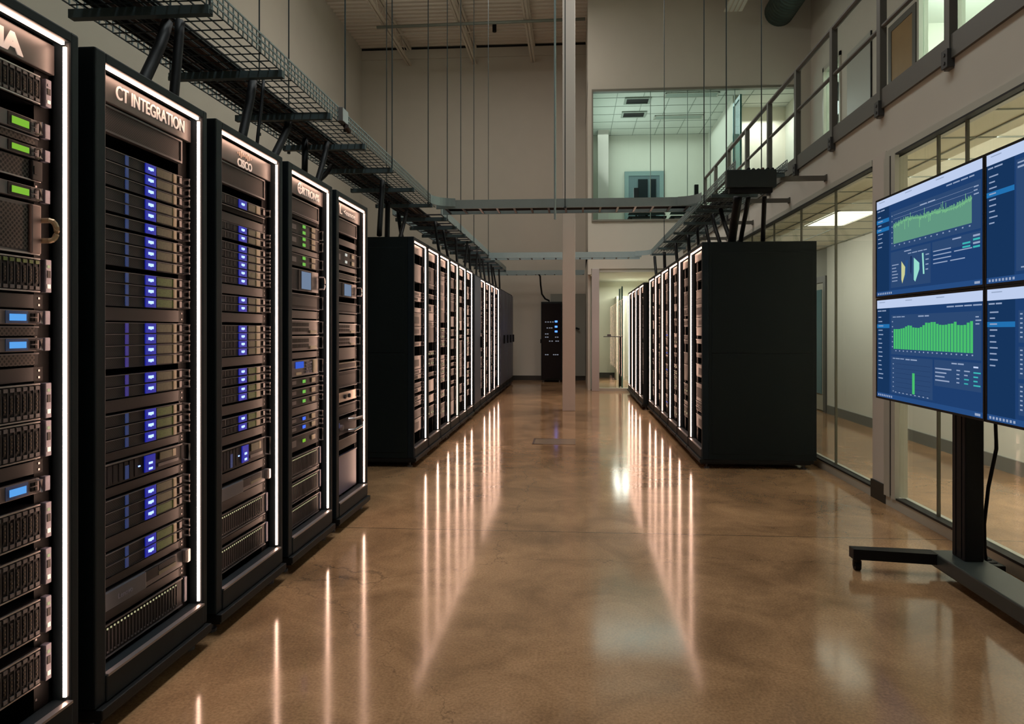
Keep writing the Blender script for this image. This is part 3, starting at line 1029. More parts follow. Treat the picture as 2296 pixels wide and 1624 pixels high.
def P_carriers(h, n, x0, x1, top=M_SILVERD):
    """big vertical carriers with a dark perforated slot, pale top and bottom latches"""
    w = (x1 - x0) / n

    def carriers():
        b = MB()
        for i in range(n):
            a = x0 + i * w
            b.cbox(a + w * .06, YF - .006, h * .06, a + w * .90, YF + .01, h * .94, .002, M_CHAR)
            b.box(a + w * .26, YF - .0075, h * .26, a + w * .72, YF - .005, h * .74, M_BLKPL)
            b.box(a + w * .86, YF - .0085, h * .08, a + w * .92, YF - .005, h * .92, M_SILVERD)
            for k in range(4):
                b.box(a + w * .42, YF - .0085, h * (.32 + .1 * k), a + w * .56, YF - .007, h * (.36 + .1 * k), mat('amber_dull', (70, 58, 40), 0.5))
        return b

    def caps(z0, z1, m):
        b = MB()
        for i in range(n):
            a = x0 + i * w
            b.box(a + w * .2, YF - .009, h * z0, a + w * .8, YF - .005, h * z1)
        return b

    def tagp():
        b = MB().cbox(.252, YF - .012, h * .02, .274, YF + .008, h * .98, .002, M_TAG)
        b.box(.257, YF - .0135, h * .45, .269, YF - .011, h * .66, M_BLKPL)
        b.box(.258, YF - .0135, h * .74, .268, YF - .011, h * .82, M_DOTW if h > .1 else M_TAG)
        b.box(.257, YF - .0135, h * .14, .269, YF - .011, h * .26, M_LETTER)
        return b

    return [(None, 'b', lambda: body_mesh(h, M_CHAR), None), ('drive_carrier', 'c', carriers, None),
            ('carrier_tab', 't', lambda: caps(.82, .92, top), top), ('release_latch', 'l', lambda: caps(.08, .18, None), M_SILVERD),
            ('edge_trim', 'e', lambda: MB().box(-.24, YF - .008, h - .005, .236, YF + .01, h - .001).box(-.24, YF - .008, .001, .236, YF + .01, .005), M_SILVER),
            ('ear_tag', 'g', tagp, None)]


def P_lcd(h, glow, frame, green):
    def keys():
        b = MB()
        for i in range(2):
            for k in range(2):
                b.cbox(.203 + i * .013, YF - .008, h * (.24 + .3 * k), .213 + i * .013, YF - .002, h * (.46 + .3 * k), .001)
        return b
    x0, x1 = (.136, .195) if green else (.128, .185)
    return [(None, 'b', lambda: body_mesh(h, M_CHAR).cbox(-.236, YF - .005, .002, .236, YF + .002, h - .002, .002, frame), None),
            ('display_surround', 's', lambda: MB().box(x0 - .012, YF - .007, h * .12, x1 + .008, YF - .004, h * .9), M_BLKPL if green else mat('blue_surround', (44, 76, 130), 0.4)),
            ('display', 'd', lambda: MB().box(x0, YF - .0085, h * .28, x1, YF - .006, h * .70), glow),
            ('keypad', 'k', keys, M_BLKPL if not green else M_SILVERD),
            ('pull_handle', 'h', lambda: MB().tube([(.226, YF, h * .15), (.23, YF - .016, h * .15), (.23, YF - .016, h * .85), (.226, YF, h * .85)], .005, 6), M_SILVER),
            ('ear_tag', 'g', lambda: MB().cbox(.252, YF - .01, h * .05, .272, YF + .008, h * .95, .002), M_TAG)]


def P_vent(h, m=None):
    m = m or M_BIGMESH
    return [(None, 'b', lambda: MB().box(-.236, YF, .001, .225, YF + .4, h - .001, m).box(.225, YF, .001, .236, YF + .4, h - .001, M_CHAR), None),
            ('edge_trim', 'e', lambda: MB().box(-.238, YF - .004, h - .005, .236, YF + .004, h - .001), M_SILVERD)]


def P_meshside(h):
    return [(None, 'b', lambda: body_mesh(h, M_CHAR).box(-.236, YF - .003, .004, .20, YF + .001, h - .004, M_BIGMESH), None),
            ('side_cheek', 'c', lambda: MB().cbox(.202, YF - .012, .002, .24, YF + .004, h - .002, .003).box(.208, YF - .0135, h * .3, .218, YF - .011, h * .7, M_BLKPL), M_SILVERD),
            ('edge_trim', 'e', lambda: MB().box(-.238, YF - .006, .0, .24, YF + .002, .004), M_SILVER)]


def P_bigmesh(h):
    def dh():
        pts = [(.245, YF, h * .30)]
        for i in range(9):
            a = -math.pi / 2 + math.pi * i / 8
            pts.append((.245 + .012 * math.cos(a), YF - .03 - .012 * math.cos(a), h * .5 + h * .20 * math.sin(a)))
        pts.append((.245, YF, h * .70))
        return MB().tube(pts, .008, 8)
    return [(None, 'b', lambda: body_mesh(h, M_SILVERD).box(-.236, YF - .004, h * .08, .195, YF + .001, h * .92, M_BIGMESH), None),
            ('side_cheek', 'c', lambda: MB().cbox(.2, YF - .012, .003, .236, YF + .004, h - .003, .004), mat('cheek_mauve', (104, 92, 90), 0.4, 0.4)),
            ('pull_handle', 'h', dh, mat('handle_tan', (176, 160, 136), 0.35, 0.6)),
            ('edge_trim', 'e', lambda: MB().box(-.238, YF - .007, .0, .236, YF + .002, .005), M_SILVER)]


def P_bezel(h):
    def body():
        return body_mesh(h, M_CHAR).cbox(-.24, YF - .012, .002, -.005, YF + .002, h - .002, .003, mat('bezel_slate', (66, 70, 78), 0.4)) \
            .box(-.005, YF - .004, .002, .236, YF + .002, h - .002, M_SILVERD)
    return [(None, 'b', body, None),
            ('display_window', 'w', lambda: MB().box(-.005, YF - .010, h * .35, .07, YF - .003, h * .92), M_BLKPL),
            ('label_strip', 'l', lambda: MB().box(.078, YF - .007, h * .30, .19, YF - .003, h * .52), M_LABY),
            ('vent_block', 'v', lambda: MB().box(.078, YF - .007, h * .58, .185, YF - .003, h * .9), M_MESHD),
            ('pull_handle', 'p', lambda: MB().cbox(.24, YF - .022, h * .15, .268, YF + .008, h * .98, .006), M_SILVER)]


def P_srvd(h):
    def body():
        b = body_mesh(h, M_BLKPL)
        for i in range(7):
            b.box(-.225 + i * .028, YF - .003, h * .1, -.204 + i * .028, YF, h * .88, M_CHAR)
        b.box(-.24, YF - .005, h - .006, .236, YF + .001, h - .001, M_SILVERD)
        b.box(.08, YF - .004, h * .2, .21, YF, h * .34, M_SILVERD)
        return b
    return [(None, 'b', body, None),
            ('status_badge', 's', lambda: MB().box(.0, YF - .005, h * .12, .06, YF, h * .88), M_BLUE),
            ('badge_number', 'g', lambda: MB().box(.02, YF - .0065, h * .2, .042, YF - .004, h * .3).box(.02, YF - .0065, h * .46, .042, YF - .004, h * .56).box(-.04, YF - .0065, h * .48, -.03, YF - .004, h * .54), M_BLUEW),
            ('blue_strip', 'b2', lambda: MB().box(-.11, YF - .004, h * .1, -.09, YF - .001, h * .7), M_BSTRIP),
            ('end_cap', 'c', lambda: MB().box(.09, YF - .005, h * .5, .17, YF - .001, h * .85, M_LABY).box(.17, YF - .006, h * .5, .19, YF - .001, h * .85, M_CAP), None),
            ('pull_handle', 'p', lambda: ear(MB(), h, 1, M_SILVER), None)]


def P_leds(h, glow, n, cap=True):
    """server rows with one or two coloured lamps and ivory caps"""
    def lamps():
        b = MB()
        for i in range(n):
            z = h * (i + .5) / n
            b.cbox(-.012, YF - .006, z - .009, .026, YF - .002, z + .009, .002)
        return b

    def caps():
        b = MB()
        for i in range(n):
            z = h * (i + .5) / n
            b.cbox(.12, YF - .006, z - .014, .175, YF - .002, z + .014, .002)
        return b
    parts = [(None, 'b', lambda: body_mesh(h, M_MESHD).box(-.236, YF - .004, h - .005, .238, YF + .001, h - .001, M_SILVERD).box(-.20, YF - .002, h * .3, -.1, YF + .001, h * .7, M_SILVERD), None),
             ('indicator', 'i', lamps, glow), ('pull_handle', 'p', lambda: ear(MB(), h, 1, M_SILVER), None)]
    if cap:
        parts.append(('end_cap', 'c', caps, M_CAP))
    return parts


def P_screen(h):
    def dh():
        pts = [(.25, YF, h * .2)] + [(.25 + .016 * math.cos(a), YF - .028, h * .5 + h * .3 * math.sin(a)) for a in [-1.3 + .325 * i for i in range(9)]] + [(.25, YF, h * .8)]
        return MB().tube(pts, .005, 6)
    return [(None, 'b', lambda: body_mesh(h, M_SILVERD).box(-.236, YF - .003, h * .05, -.06, YF, h * .95, M_CHAR), None),
            ('display_surround', 's', lambda: MB().box(-.075, YF - .006, h * .04, .12, YF - .002, h * .96), M_BLKPL),
            ('display', 'd', lambda: MB().box(-.035, YF - .008, h * .1, .1, YF - .005, h * .9), M_LCDP),
            ('pull_handle', 'p', dh, M_SILVER)]


def P_plain(h, m, trim=M_SILVERD):
    return [(None, 'b', lambda: body_mesh(h, m).box(-.24, YF - .005, h - .005, .238, YF + .001, h - .001, trim).box(-.24, YF - .005, .001, .238, YF + .001, .005, trim), None),
            ('front_window', 'w', lambda: MB().cbox(-.16, YF - .003, h * .22, .2, YF, h * .78, .002), M_BLKPL),
            ('pull_handle', 'p', lambda: ear(MB(), h, 1, M_SILVER), None)]


def P_patch(h):
    def ports():
        b = MB()
        for r in range(2):
            for i in range(16):
                b.box(-.2 + i * .018, YF - .003, h * (.2 + .36 * r), -.187 + i * .018, YF + .001, h * (.46 + .36 * r))
        return b
    return [(None, 'b', lambda: body_mesh(h, mat('patch_grey', (66, 62, 64), 0.4, 0.3)).box(-.238, YF - .004, h - .005, .238, YF + .001, h - .001, M_SILVER), None),
            ('port_row', 'r', ports, M_BLKPL), ('end_cap', 'c', lambda: MB().cbox(.1, YF - .008, h * .08, .19, YF - .001, h * .3, .002), M_CAP),
            ('pull_handle', 'p', lambda: ear(MB(), h, 1, M_SILVER), None)]


def P_meter(h):
    def keys():
        b = MB()
        for r in range(4):
            for i in range(4):
                b.box(.04 + i * .022, YF - .006, h * (.15 + .19 * r), .054 + i * .022, YF - .002, h * (.27 + .19 * r))
        return b
    return [(None, 'b', lambda: body_mesh(h, mat('meter_grey', (60, 60, 66), 0.4, 0.2)), None),
            ('display', 'd', lambda: MB().box(-.11, YF - .005, h * .5, .0, YF - .002, h * .9), emitter('deep_blue_display', (70, 110, 240), .7)),
            ('keypad', 'k', keys, M_TAG), ('label_strip', 'l', lambda: MB().box(-.1, YF - .004, h * .1, -.03, YF - .001, h * .26), M_CAP),
            ('end_cap', 'c', lambda: MB().cbox(.14, YF - .01, h * .1, .2, YF - .001, h * .95, .003), M_CAP),
            ('pull_handle', 'p', lambda: ear(MB(), h, 1, M_SILVER), None)]


def P_uhandle(h):
    return [(None, 'b', lambda: body_mesh(h, M_CHAR).box(-.2, YF - .003, h * .5, -.12, YF, h * .8, M_BSTRIP), None),
            ('control_knob', 'k', lambda: MB().tube([(-.1, YF - .02, h * .5), (-.1, YF, h * .5)], h * .18, 12), M_SILVERD),
            ('pull_handle', 'p', lambda: MB().tube([(.05, YF - .005, h * .85), (.06, YF - .04, h * .85), (.23, YF - .04, h * .8), (.25, YF - .04, h * .5), (.23, YF - .04, h * .18), (.06, YF - .04, h * .12), (.05, YF - .005, h * .12)], .011, 8), M_SILVER)]


def P_silver(h):
    return [(None, 'b', lambda: body_mesh(h, mat('warm_silver', (170, 156, 144), 0.35, 0.6)), None),
            ('control_knob', 'k', lambda: MB().tube([(-.02, YF - .012, h * .5), (-.02, YF, h * .5)], h * .22, 12).tube([(.07, YF - .012, h * .5), (.07, YF, h * .5)], h * .22, 12), M_CHAR),
            ('pull_handle', 'p', lambda: ear(MB(), h, 1, M_SILVER), None)]


# ------------------------------------------------------------------ five near racks on the left
XL, PIT, WL, HL, DL = -1.51, .73, .66, 2.19, 1.07
heads = {1: head_text('IA', .050, .085, .128, -.008, .004), 2: head_text('CT INTEGRATION', .046, .405, .036, .004, .0006), 3: head_bars, 4: head_ring, 5: head_angle}
rk_lab = {1: 'black server rack cut by the left edge, header lettering ends in IA', 2: 'black server rack with CT lettering on its header, second from left',
          3: 'black server rack with bar logo over five letters, third from left', 4: 'black server rack with ring logo on its header, fourth from left',
          5: 'black server rack at the far end of the near left row'}
rk_ref = {1: 'the left-edge rack', 2: 'the second left rack', 3: 'the third left rack', 4: 'the fourth left rack', 5: 'the fifth left rack'}
NEAR = {}
for k in range(1, 6):
    NEAR[k] = make_rack(rk_lab[k], XL, 1.324 + (k - 1) * PIT, LEFT_RZ, WL, DL, HL, .052, .034, True, 'near left server racks', heads[k])

T = {
1: [('carr', 1.95, 2.035), ('lcdg', 1.855, 1.903), ('vent', 1.828, 1.852), ('lcdg', 1.787, 1.825), ('meshside', 1.723, 1.784), ('lcdg', 1.664, 1.708), ('bigmesh', 1.51, 1.658), ('carrg', 1.401, 1.502), ('blank', 1.354, 1.397), ('lcdb', 1.306, 1.351), ('vent', 1.275, 1.304), ('lcdb', 1.229, 1.272), ('vent', 1.19, 1.227), ('blank', 1.142, 1.185), ('carr', 1.03, 1.138), ('carr', 0.917, 1.027), ('blank', 0.872, 0.912), ('lcdb', 0.815, 0.863), ('carr', 0.677, 0.785), ('carr', 0.54, 0.649), ('carr', 0.398, 0.507), ('carr', 0.255, 0.365)],
2: [('meshp', 1.958, 2.049), ('srv', 1.866, 1.906), ('srv', 1.824, 1.864), ('srv', 1.782, 1.822), ('srv', 1.734, 1.774), ('srv', 1.694, 1.734), ('srv', 1.645, 1.685), ('srv', 1.596, 1.636), ('srv', 1.554, 1.594), ('srv', 1.512, 1.552), ('srvg', 1.456, 1.496), ('srvg', 1.415, 1.455), ('srvg', 1.374, 1.414), ('blank', 1.323, 1.372), ('srvv', 1.28, 1.32), ('srvv', 1.24, 1.28), ('srvv', 1.2, 1.24), ('srvv', 1.16, 1.2), ('srvv', 1.099, 1.139), ('srvv', 1.058, 1.098), ('blank', 1.01, 1.055), ('srvg', 0.964, 1.004), ('srvg', 0.922, 0.962), ('srvg', 0.88, 0.92), ('blank', 0.846, 0.878), ('srvd', 0.763, 0.842), ('blank', 0.724, 0.758), ('srv', 0.678, 0.718), ('srv', 0.637, 0.677), ('srvg', 0.596, 0.636), ('blank', 0.544, 0.592), ('srvg', 0.499, 0.539), ('srvg', 0.459, 0.499), ('blank', 0.424, 0.455), ('bezel', 0.352, 0.416), ('blank', 0.311, 0.347), ('arr', 0.194, 0.306)],
3: [('meshp', 1.951, 2.05), ('srvb', 1.863, 1.909), ('slot', 1.831, 1.859), ('blank', 1.785, 1.827), ('srv', 1.747, 1.783), ('srv', 1.708, 1.744), ('srv', 1.658, 1.694), ('srv', 1.62, 1.656), ('srv', 1.582, 1.618), ('srv', 1.544, 1.58), ('srv', 1.506, 1.542), ('blank', 1.458, 1.503), ('srv', 1.416, 1.452), ('srv', 1.378, 1.414), ('blank', 1.328, 1.374), ('srv', 1.281, 1.317), ('srv', 1.245, 1.281), ('srv', 1.209, 1.245), ('srv', 1.173, 1.209), ('blank', 1.126, 1.170), ('srvg', 1.079, 1.115), ('srvg', 1.041, 1.077), ('srvg', 0.997, 1.033), ('srvg', 0.96, 0.996), ('blank', 0.907, 0.951), ('srvg', 0.858, 0.894), ('srvg', 0.819, 0.855), ('blank', 0.772, 0.814), ('srvd', 0.654, 0.757), ('blank', 0.604, 0.648), ('bezel', 0.53, 0.591), ('blank', 0.479, 0.526), ('arr', 0.366, 0.473), ('blank', 0.33, 0.359), ('arr', 0.21, 0.323)],
4: [('meshp', 1.951, 2.039), ('slot', 1.922, 1.948), ('led2', 1.839, 1.909), ('led2', 1.769, 1.836), ('blank', 1.732, 1.764), ('led2', 1.657, 1.727), ('screen', 1.519, 1.644), ('plain', 1.412, 1.503), ('blank', 1.36, 1.407), ('patch', 1.268, 1.352), ('patch', 1.176, 1.26), ('blank', 1.131, 1.168), ('meter', 1.03, 1.123), ('led1', 0.973, 1.022), ('led1', 0.914, 0.963), ('led1', 0.86, 0.909), ('blank', 0.811, 0.856), ('ledb', 0.76, 0.806), ('ledb', 0.712, 0.758), ('glcd', 0.611, 0.699), ('arr', 0.468, 0.585), ('blank', 0.447, 0.463), ('arr', 0.325, 0.442), ('arr', 0.187, 0.304)],
5: [('meshp', 1.949, 2.045), ('blank', 1.868, 1.911), ('lamps', 1.737, 1.834), ('blank', 1.697, 1.731), ('strip', 1.635, 1.678), ('screen', 1.52, 1.619), ('plain', 1.408, 1.483), ('blank', 1.349, 1.402), ('patch', 1.271, 1.34), ('patch', 1.187, 1.25), ('blank', 1.091, 1.175), ('ystrip', 1.026, 1.076), ('plain', 0.905, 1.017), ('silver', 0.808, 0.874), ('dark', 0.718, 0.793), ('uhandle', 0.588, 0.694), ('vent', 0.489, 0.56), ('tall', 0.19, 0.451)]}
KIND = {  # key: (name, category, description, parts function)
    'carr': ('storage_array', 'storage array', 'drive shelf of upright grey carriers', lambda h, k: P_carriers(h, 21, -.236, .236)),
    'carrg': ('storage_array', 'storage array', 'drive shelf with green-tipped carriers', lambda h, k: P_carriers(h, 21, -.236, .236, M_LABG)),
    'lcdg': ('display_server', 'server', 'unit with lime green display', lambda h, k: P_lcd(h, M_LCDG, M_SILVERD, True)),
    'lcdb': ('display_server', 'server', 'unit with pale blue display', lambda h, k: P_lcd(h, M_LCDB, mat('mauve_bezel', (92, 84, 86), 0.4, 0.3), False)),
    'vent': ('vent_panel', 'vent panel', 'slim perforated vent unit', lambda h, k: P_vent(h)),
    'meshside': ('mesh_server', 'server', 'mesh-fronted unit with silver cheek', lambda h, k: P_meshside(h)),
    'bigmesh': ('mesh_server', 'server', 'tall mesh-fronted unit with round pull handle', lambda h, k: P_bigmesh(h)),
    'blank': ('blank_panel', 'blank panel', 'plain grey blank panel', lambda h, k: P_blank(h)),
    'meshp': ('vented_filler', 'vent panel', 'perforated vent panel under the header', lambda h, k: P_meshpanel(h)),
    'srv': ('blade_server', 'server', 'blue-badged server with olive label', lambda h, k: P_srv(h, 2 if k == 2 else 3, 0)),
    'srvv': ('blade_server', 'server', 'blue-badged server with violet strip', lambda h, k: P_srv(h, 2 if k == 2 else 3, 1)),
    'srvg': ('blade_server', 'server', 'blue-badged server with green label', lambda h, k: P_srv(h, 2 if k == 2 else 3, 2)),
    'srvd': ('twin_server', 'server', 'two-unit server with dark bays and blue badge', lambda h, k: P_srvd(h)),
    'srvb': ('blade_server', 'server', 'topmost server, pale blue badge', lambda h, k: P_srv(h, 3, 4)),
    'slot': ('slot_shelf', 'shelf', 'thin dark shelf', lambda h, k: P_vent(h, M_DARK)),
    'bezel': ('bezel_server', 'server', 'server with plain slate bezel and silver pull', lambda h, k: P_bezel(h)),
    'arr': ('drive_array', 'storage array', 'black drive array with rows of dots', lambda h, k: P_drives(h, 24, -.228, .20, M_DOTW)),
    'led2': ('lamp_server', 'server', 'server with green lamps and ivory caps', lambda h, k: P_leds(h, M_DOTG, 2)),
    'led1': ('lamp_server', 'server', 'slim server with one green lamp', lambda h, k: P_leds(h, M_DOTG, 1)),
    'ledb': ('lamp_server', 'server', 'slim server with one blue lamp', lambda h, k: P_leds(h, M_DOTB, 1)),
    'glcd': ('lamp_server', 'server', 'server with large green display and ivory cap', lambda h, k: P_leds(h, M_LCDG, 1)),
    'lamps': ('lamp_server', 'server', 'server with four pale lamps', lambda h, k: P_leds(h, emitter('pale_lamp', (225, 225, 215), .8), 2)),
    'screen': ('screen_unit', 'control unit', 'unit with pale screen and round pull', lambda h, k: P_screen(h)),
    'plain': ('plain_server', 'server', 'plain dark-fronted unit with silver trim', lambda h, k: P_plain(h, M_CHAR)),
    'patch': ('patch_panel', 'patch panel', 'grey patch panel with port rows', lambda h, k: P_patch(h)),
    'meter': ('meter_unit', 'control unit', 'meter with blue screen and keypad', lambda h, k: P_meter(h)),
    'strip': ('label_unit', 'server', 'slim unit with olive yellow front', lambda h, k: P_plain(h, M_LABY)),
    'ystrip': ('label_unit', 'server', 'dark unit with dim yellow window', lambda h, k: P_plain(h, mat('dim_yellow', (92, 84, 34), 0.4))),
    'silver': ('knob_unit', 'control unit', 'silver unit with two dark knobs', lambda h, k: P_silver(h)),
    'dark': ('tray_unit', 'shelf', 'dark tray with slim pull', lambda h, k: P_plain(h, M_BLKPL)),
    'uhandle': ('handle_unit', 'control unit', 'dark unit with thick square pull', lambda h, k: P_uhandle(h)),
    'tall': ('tall_panel', 'blank panel', 'tall violet grey panel at the bottom', lambda h, k: [(None, 'b', lambda: MB().cbox(-.238, YF, .001, .236, YF + .02, h - .001, .003, mat('violet_panel', (70, 70, 100), 0.4, 0.0)), None), ('edge_trim', 'e', lambda: MB().box(-.24, YF - .004, h - .006, .238, YF, h), M_SILVERD)]),
}
for k, rows in T.items():
    tot = {}
    for key, _, _ in rows:
        tot[key] = tot.get(key, 0) + 1
    cnt = {}
    for key, z0, z1 in rows:
        nm, cat, desc, fn = KIND[key]
        cnt[key] = cnt.get(key, 0) + 1
        h = round(z1 - z0, 3)
        if tot[key] > 1:
            lab = '%s, %s such from top in %s' % (desc, ORD[cnt[key]], rk_ref[k])
            grp = '%ss in %s' % (nm.replace('_', ' '), rk_ref[k])
        else:
            lab, grp = '%s, in %s' % (desc, rk_ref[k]), None
        dev(NEAR[k], (key, 2 if k == 2 else 3), z0, h, nm, lab, cat, fn(h, k), WL, grp)
# lettering on the slate bezel in the second rack
o = [x for x in COL.objects if x.name.startswith('bezel_server')][0]
me = text_mesh('Lenovo', .026, .001)
me.materials.append(M_TAG)
link('bezel_lettering', me, o, (-.12, YF - .0125, .03))

# ------------------------------------------------------------------ far rows of racks
FAR = []       # (rack, width, reference words, lit)
for i in range(6):
    r = make_rack('lit black rack, %s past the gap in the left row' % ORD[i + 1], XL, 6.34 + .632 * i, LEFT_RZ, .620, DL, 2.18, .034, .034, True, 'far left lit racks', True)
    FAR.append((r, .620, '%s rack past the left gap' % ORD[i + 1], i))
n_d = 0
n_l = 0
for i in range(9):
    lit = i in (1, 2, 3, 4)
    if lit:
        n_l += 1
        lab = 'lit narrow rack near the far left end, %s of four there' % ORD[n_l]
    else:
        n_d += 1
        lab = 'closed grey-doored rack, %s of five unlit in the left row' % ORD[n_d]
    r = make_rack(lab, XL - .01, 10.22 + .715 * i, LEFT_RZ, .70, DL, 2.16, .04, .034, lit, 'far left lit racks' if lit else 'closed grey-doored racks', True if lit else None, None if lit else 'mesh')
    if lit:
        FAR.append((r, .70, '%s lit rack near the far left end' % ORD[n_l], 6 + i))
XR = 1.19
for i in range(6):
    r = make_rack('lit black rack, %s from the near end of the right row' % ORD[i + 1], XR, 6.47 + .773 * (i + 1) - .015, RIGHT_RZ, .758, 1.04, 2.12, .04, .04, True, 'right row lit racks', True)
    FAR.append((r, .758, '%s rack of the right row' % ORD[i + 1], 20 + i))
for i in range(4):
    r = make_rack('lit black rack, %s beyond the step at the right row end' % ORD[i + 1], XR - .07, 11.22 + .79 * (i + 1), RIGHT_RZ, .78, 1.04, 2.08, .04, .04, True, 'stepped right end racks', True)
    FAR.append((r, .78, '%s rack past the right step' % ORD[i + 1], 30 + i))

M_F = [mat('far_silver', (88, 83, 83), 0.4, 0.4), M_CHAR, mat('far_grey', (54, 51, 53), 0.45, 0.2), M_BLKPL, mat('far_beige', (104, 94, 89), 0.5), mat('far_slate', (44, 48, 64), 0.45), M_MESHD]
F_N = ['silver', 'charcoal', 'mid grey', 'black', 'beige', 'slate blue', 'dark mesh']


def P_far(h, a, glow, var):
    def body():
        b = MB().cbox(-.236, YF, .002, .236, YF + .4, h - .002, .003, M_F[a])
        b.box(-.24, YF - .004, h - .008, .24, YF + .002, h - .002, M_SILVERD)
        if var == 0:
            b.box(-.1, YF - .003, h * .2, .14, YF, h * .7, M_BLKPL)
        elif var == 1:
            for i in range(10):
                b.box(-.21 + i * .03, YF - .003, h * .2, -.19 + i * .03, YF, h * .75, M_BLKPL)
        return b
    pr = [(None, 'b', body, None), ('pull_handle', 'p', lambda: ear(MB(), h, 1), None)]
    if glow:
        def g():
            b = MB()
            for x in (-.16, -.03, .1, .18):
                b.cbox(x - .012, YF - .006, h * .4 - .008, x + .012, YF - .002, h * .4 + .008, .002)
            return b
        pr.append(('indicator', 'i', g, glow))
    return pr


for r, wd, ref, seed in FAR:
    q = random.Random(seed * 13 + 5)
    z = (1.99 if seed < 20 else 1.93 if seed < 30 else 1.89) - q.uniform(0, .06)
    n = {}
    near = seed in (0, 1, 20, 21)
    theme = {0: (0, 4, 2, 0, 3), 1: (1, 2, 3, 6, 0), 20: (2, 4, 3, 5, 0), 21: (5, 3, 6, 1)}.get(seed, ((1, 3, 6, 5), (2, 1, 0, 3), (4, 2, 1, 3))[seed % 3])
    glows = {1: M_DOTW, 2: M_DOTW, 5: M_DOTW, 22: M_DOTW, 21: M_DOTW, 24: M_DOTW, 23: M_DOTB}
    items = []
    while z > .34:
        h = q.choice((.05, .05, .09, .09, .134, .18))
        a = q.choice(theme)
        if z - h < .2:
            break
        items.append((z - h, h, a, q.choice((0, 1, 2))))
        z -= h + q.choice((.002, .002, .03, .06, .09))
    tot = {}
    for it in items:
        tot[it[2]] = tot.get(it[2], 0) + 1
    cnt = {}
    for z0, h, a, var in items:
        cnt[a] = cnt.get(a, 0) + 1
        g = glows.get(seed) if var != 2 and z0 < 1.3 else None
        lab = '%s device, %s such from top, %s' % (F_N[a], ORD[cnt[a]], ref) if tot[a] > 1 else '%s device, only such, in the %s' % (F_N[a], ref)
        dev(r, ('far', a, g.name if g else '', var), z0, h, 'rack_device', lab, 'rack device', P_far(h, a, g, var), wd, 'devices in the ' + ref)

# ------------------------------------------------------------------ single cabinet against the back wall
t = thing('network_cabinet', 'black glass-fronted cabinet standing against the back wall', 'cabinet', (-.835, 17.12, 0))
MB().cbox(0, 0, .05, .525, .6, 2.02, .008).build('body', M_RACKSIDE, t)
d = MB().cbox(.02, -.025, .09, .505, -.003, 1.98, .004).build('door', mat('smoked_door', (4, 5, 10), 0.3, spec=0.12), t)
MB().cbox(-.02, -.045, .98, .012, -.01, 1.08, .005).build('handle', M_BLKPL, d)
b = MB()
for i, z in enumerate((1.50, 1.37, 1.25)):
    b.cbox(.345, -.031, z, .41, -.025, z + .045, .002)
b.build('blue_display', emitter('cabinet_blue', (70, 120, 255), 3.0), t)
b = MB()
for z, xs in ((1.50, (.1, .16, .22, .28)), (1.35, (.14, .2, .25)), (1.20, (.1, .15)), (1.12, (.1, .15)), (1.12, (.35, .4)), (1.02, (.2, .26, .36, .41)), (.68, (.1, .15, .3, .35, .4))):
    for x in xs:
        b.box(x, -.03, z, x + .035, -.025, z + .022)
b.build('indicator', emitter('cabinet_white', (170, 176, 190), .55), t)
MB().tube([(.06, .05, 0), (.06, .05, .05)], .02, 8).tube([(.46, .05, 0), (.46, .05, .05)], .02, 8).tube([(.06, .55, 0), (.06, .55, .05)], .02, 8).tube([(.46, .55, 0), (.46, .55, .05)], .02, 8).build('levelling_foot', M_SILVERD, t)

# ------------------------------------------------------------------ cable trays
TZ = 2.80
r_w = .0028


def mesh_tray(name, label, xa, xb, ya, yb, z, side, step_y=.1, nx=11):
    t = thing(name, label, 'cable tray', ((xa + xb) / 2, ya, z))
    w = (xb - xa) / 2
    L = yb - ya
    b = MB()
    for i in range(nx + 1):
        x = -w + 2 * w * i / nx
        b.box(x - r_w, 0, -r_w, x + r_w, L, r_w)
    y = 0
    while y <= L + .001:
        b.box(-w, y - r_w, -.0055, w, y + r_w, -.0005)
        y += step_y
    b.build('bottom_grid', M_WIRE, t)
    for sx in (-w, w):
        g = MB()
        for zz in (.034, .068, side):
            g.box(sx - .003, 0, zz - .0045, sx + .003, L, zz + .0045)
        y = 0
        while y <= L + .001:
            g.box(sx - .003, y - .003, 0, sx + .003, y + .003, side)
            y += step_y / 2
        g.build('side_grid', M_ZINC, t)
    return t, w


def ladder_tray(name, label, p0, p1, w, z, hgt=.1, step=.25, m=M_ZINC):
    """p0,p1: ends of the centre line (x,y)"""
    d = Vector((p1[0] - p0[0], p1[1] - p0[1], 0))
    L = d.length
    t = thing(name, label, 'cable tray', (p0[0], p0[1], z), math.atan2(d.y, d.x))
    for s in (-1, 1):
        y = s * w / 2
        MB().box(0, y - .004, 0, L, y + .004, hgt).box(0, y - .018 if s > 0 else y, 0, L, y if s > 0 else y + .018, .005).box(0, y - .018 if s > 0 else y, hgt - .005, L, y if s > 0 else y + .018, hgt).build('side_rail', m, t)
    x = step / 2
    b = MB()
    while x < L:
        b.box(x - .012, -w / 2 + .004, .006, x + .012, w / 2 - .004, .022)
        x += step
    b.build('rungs', M_SILVERD, t)
    return t


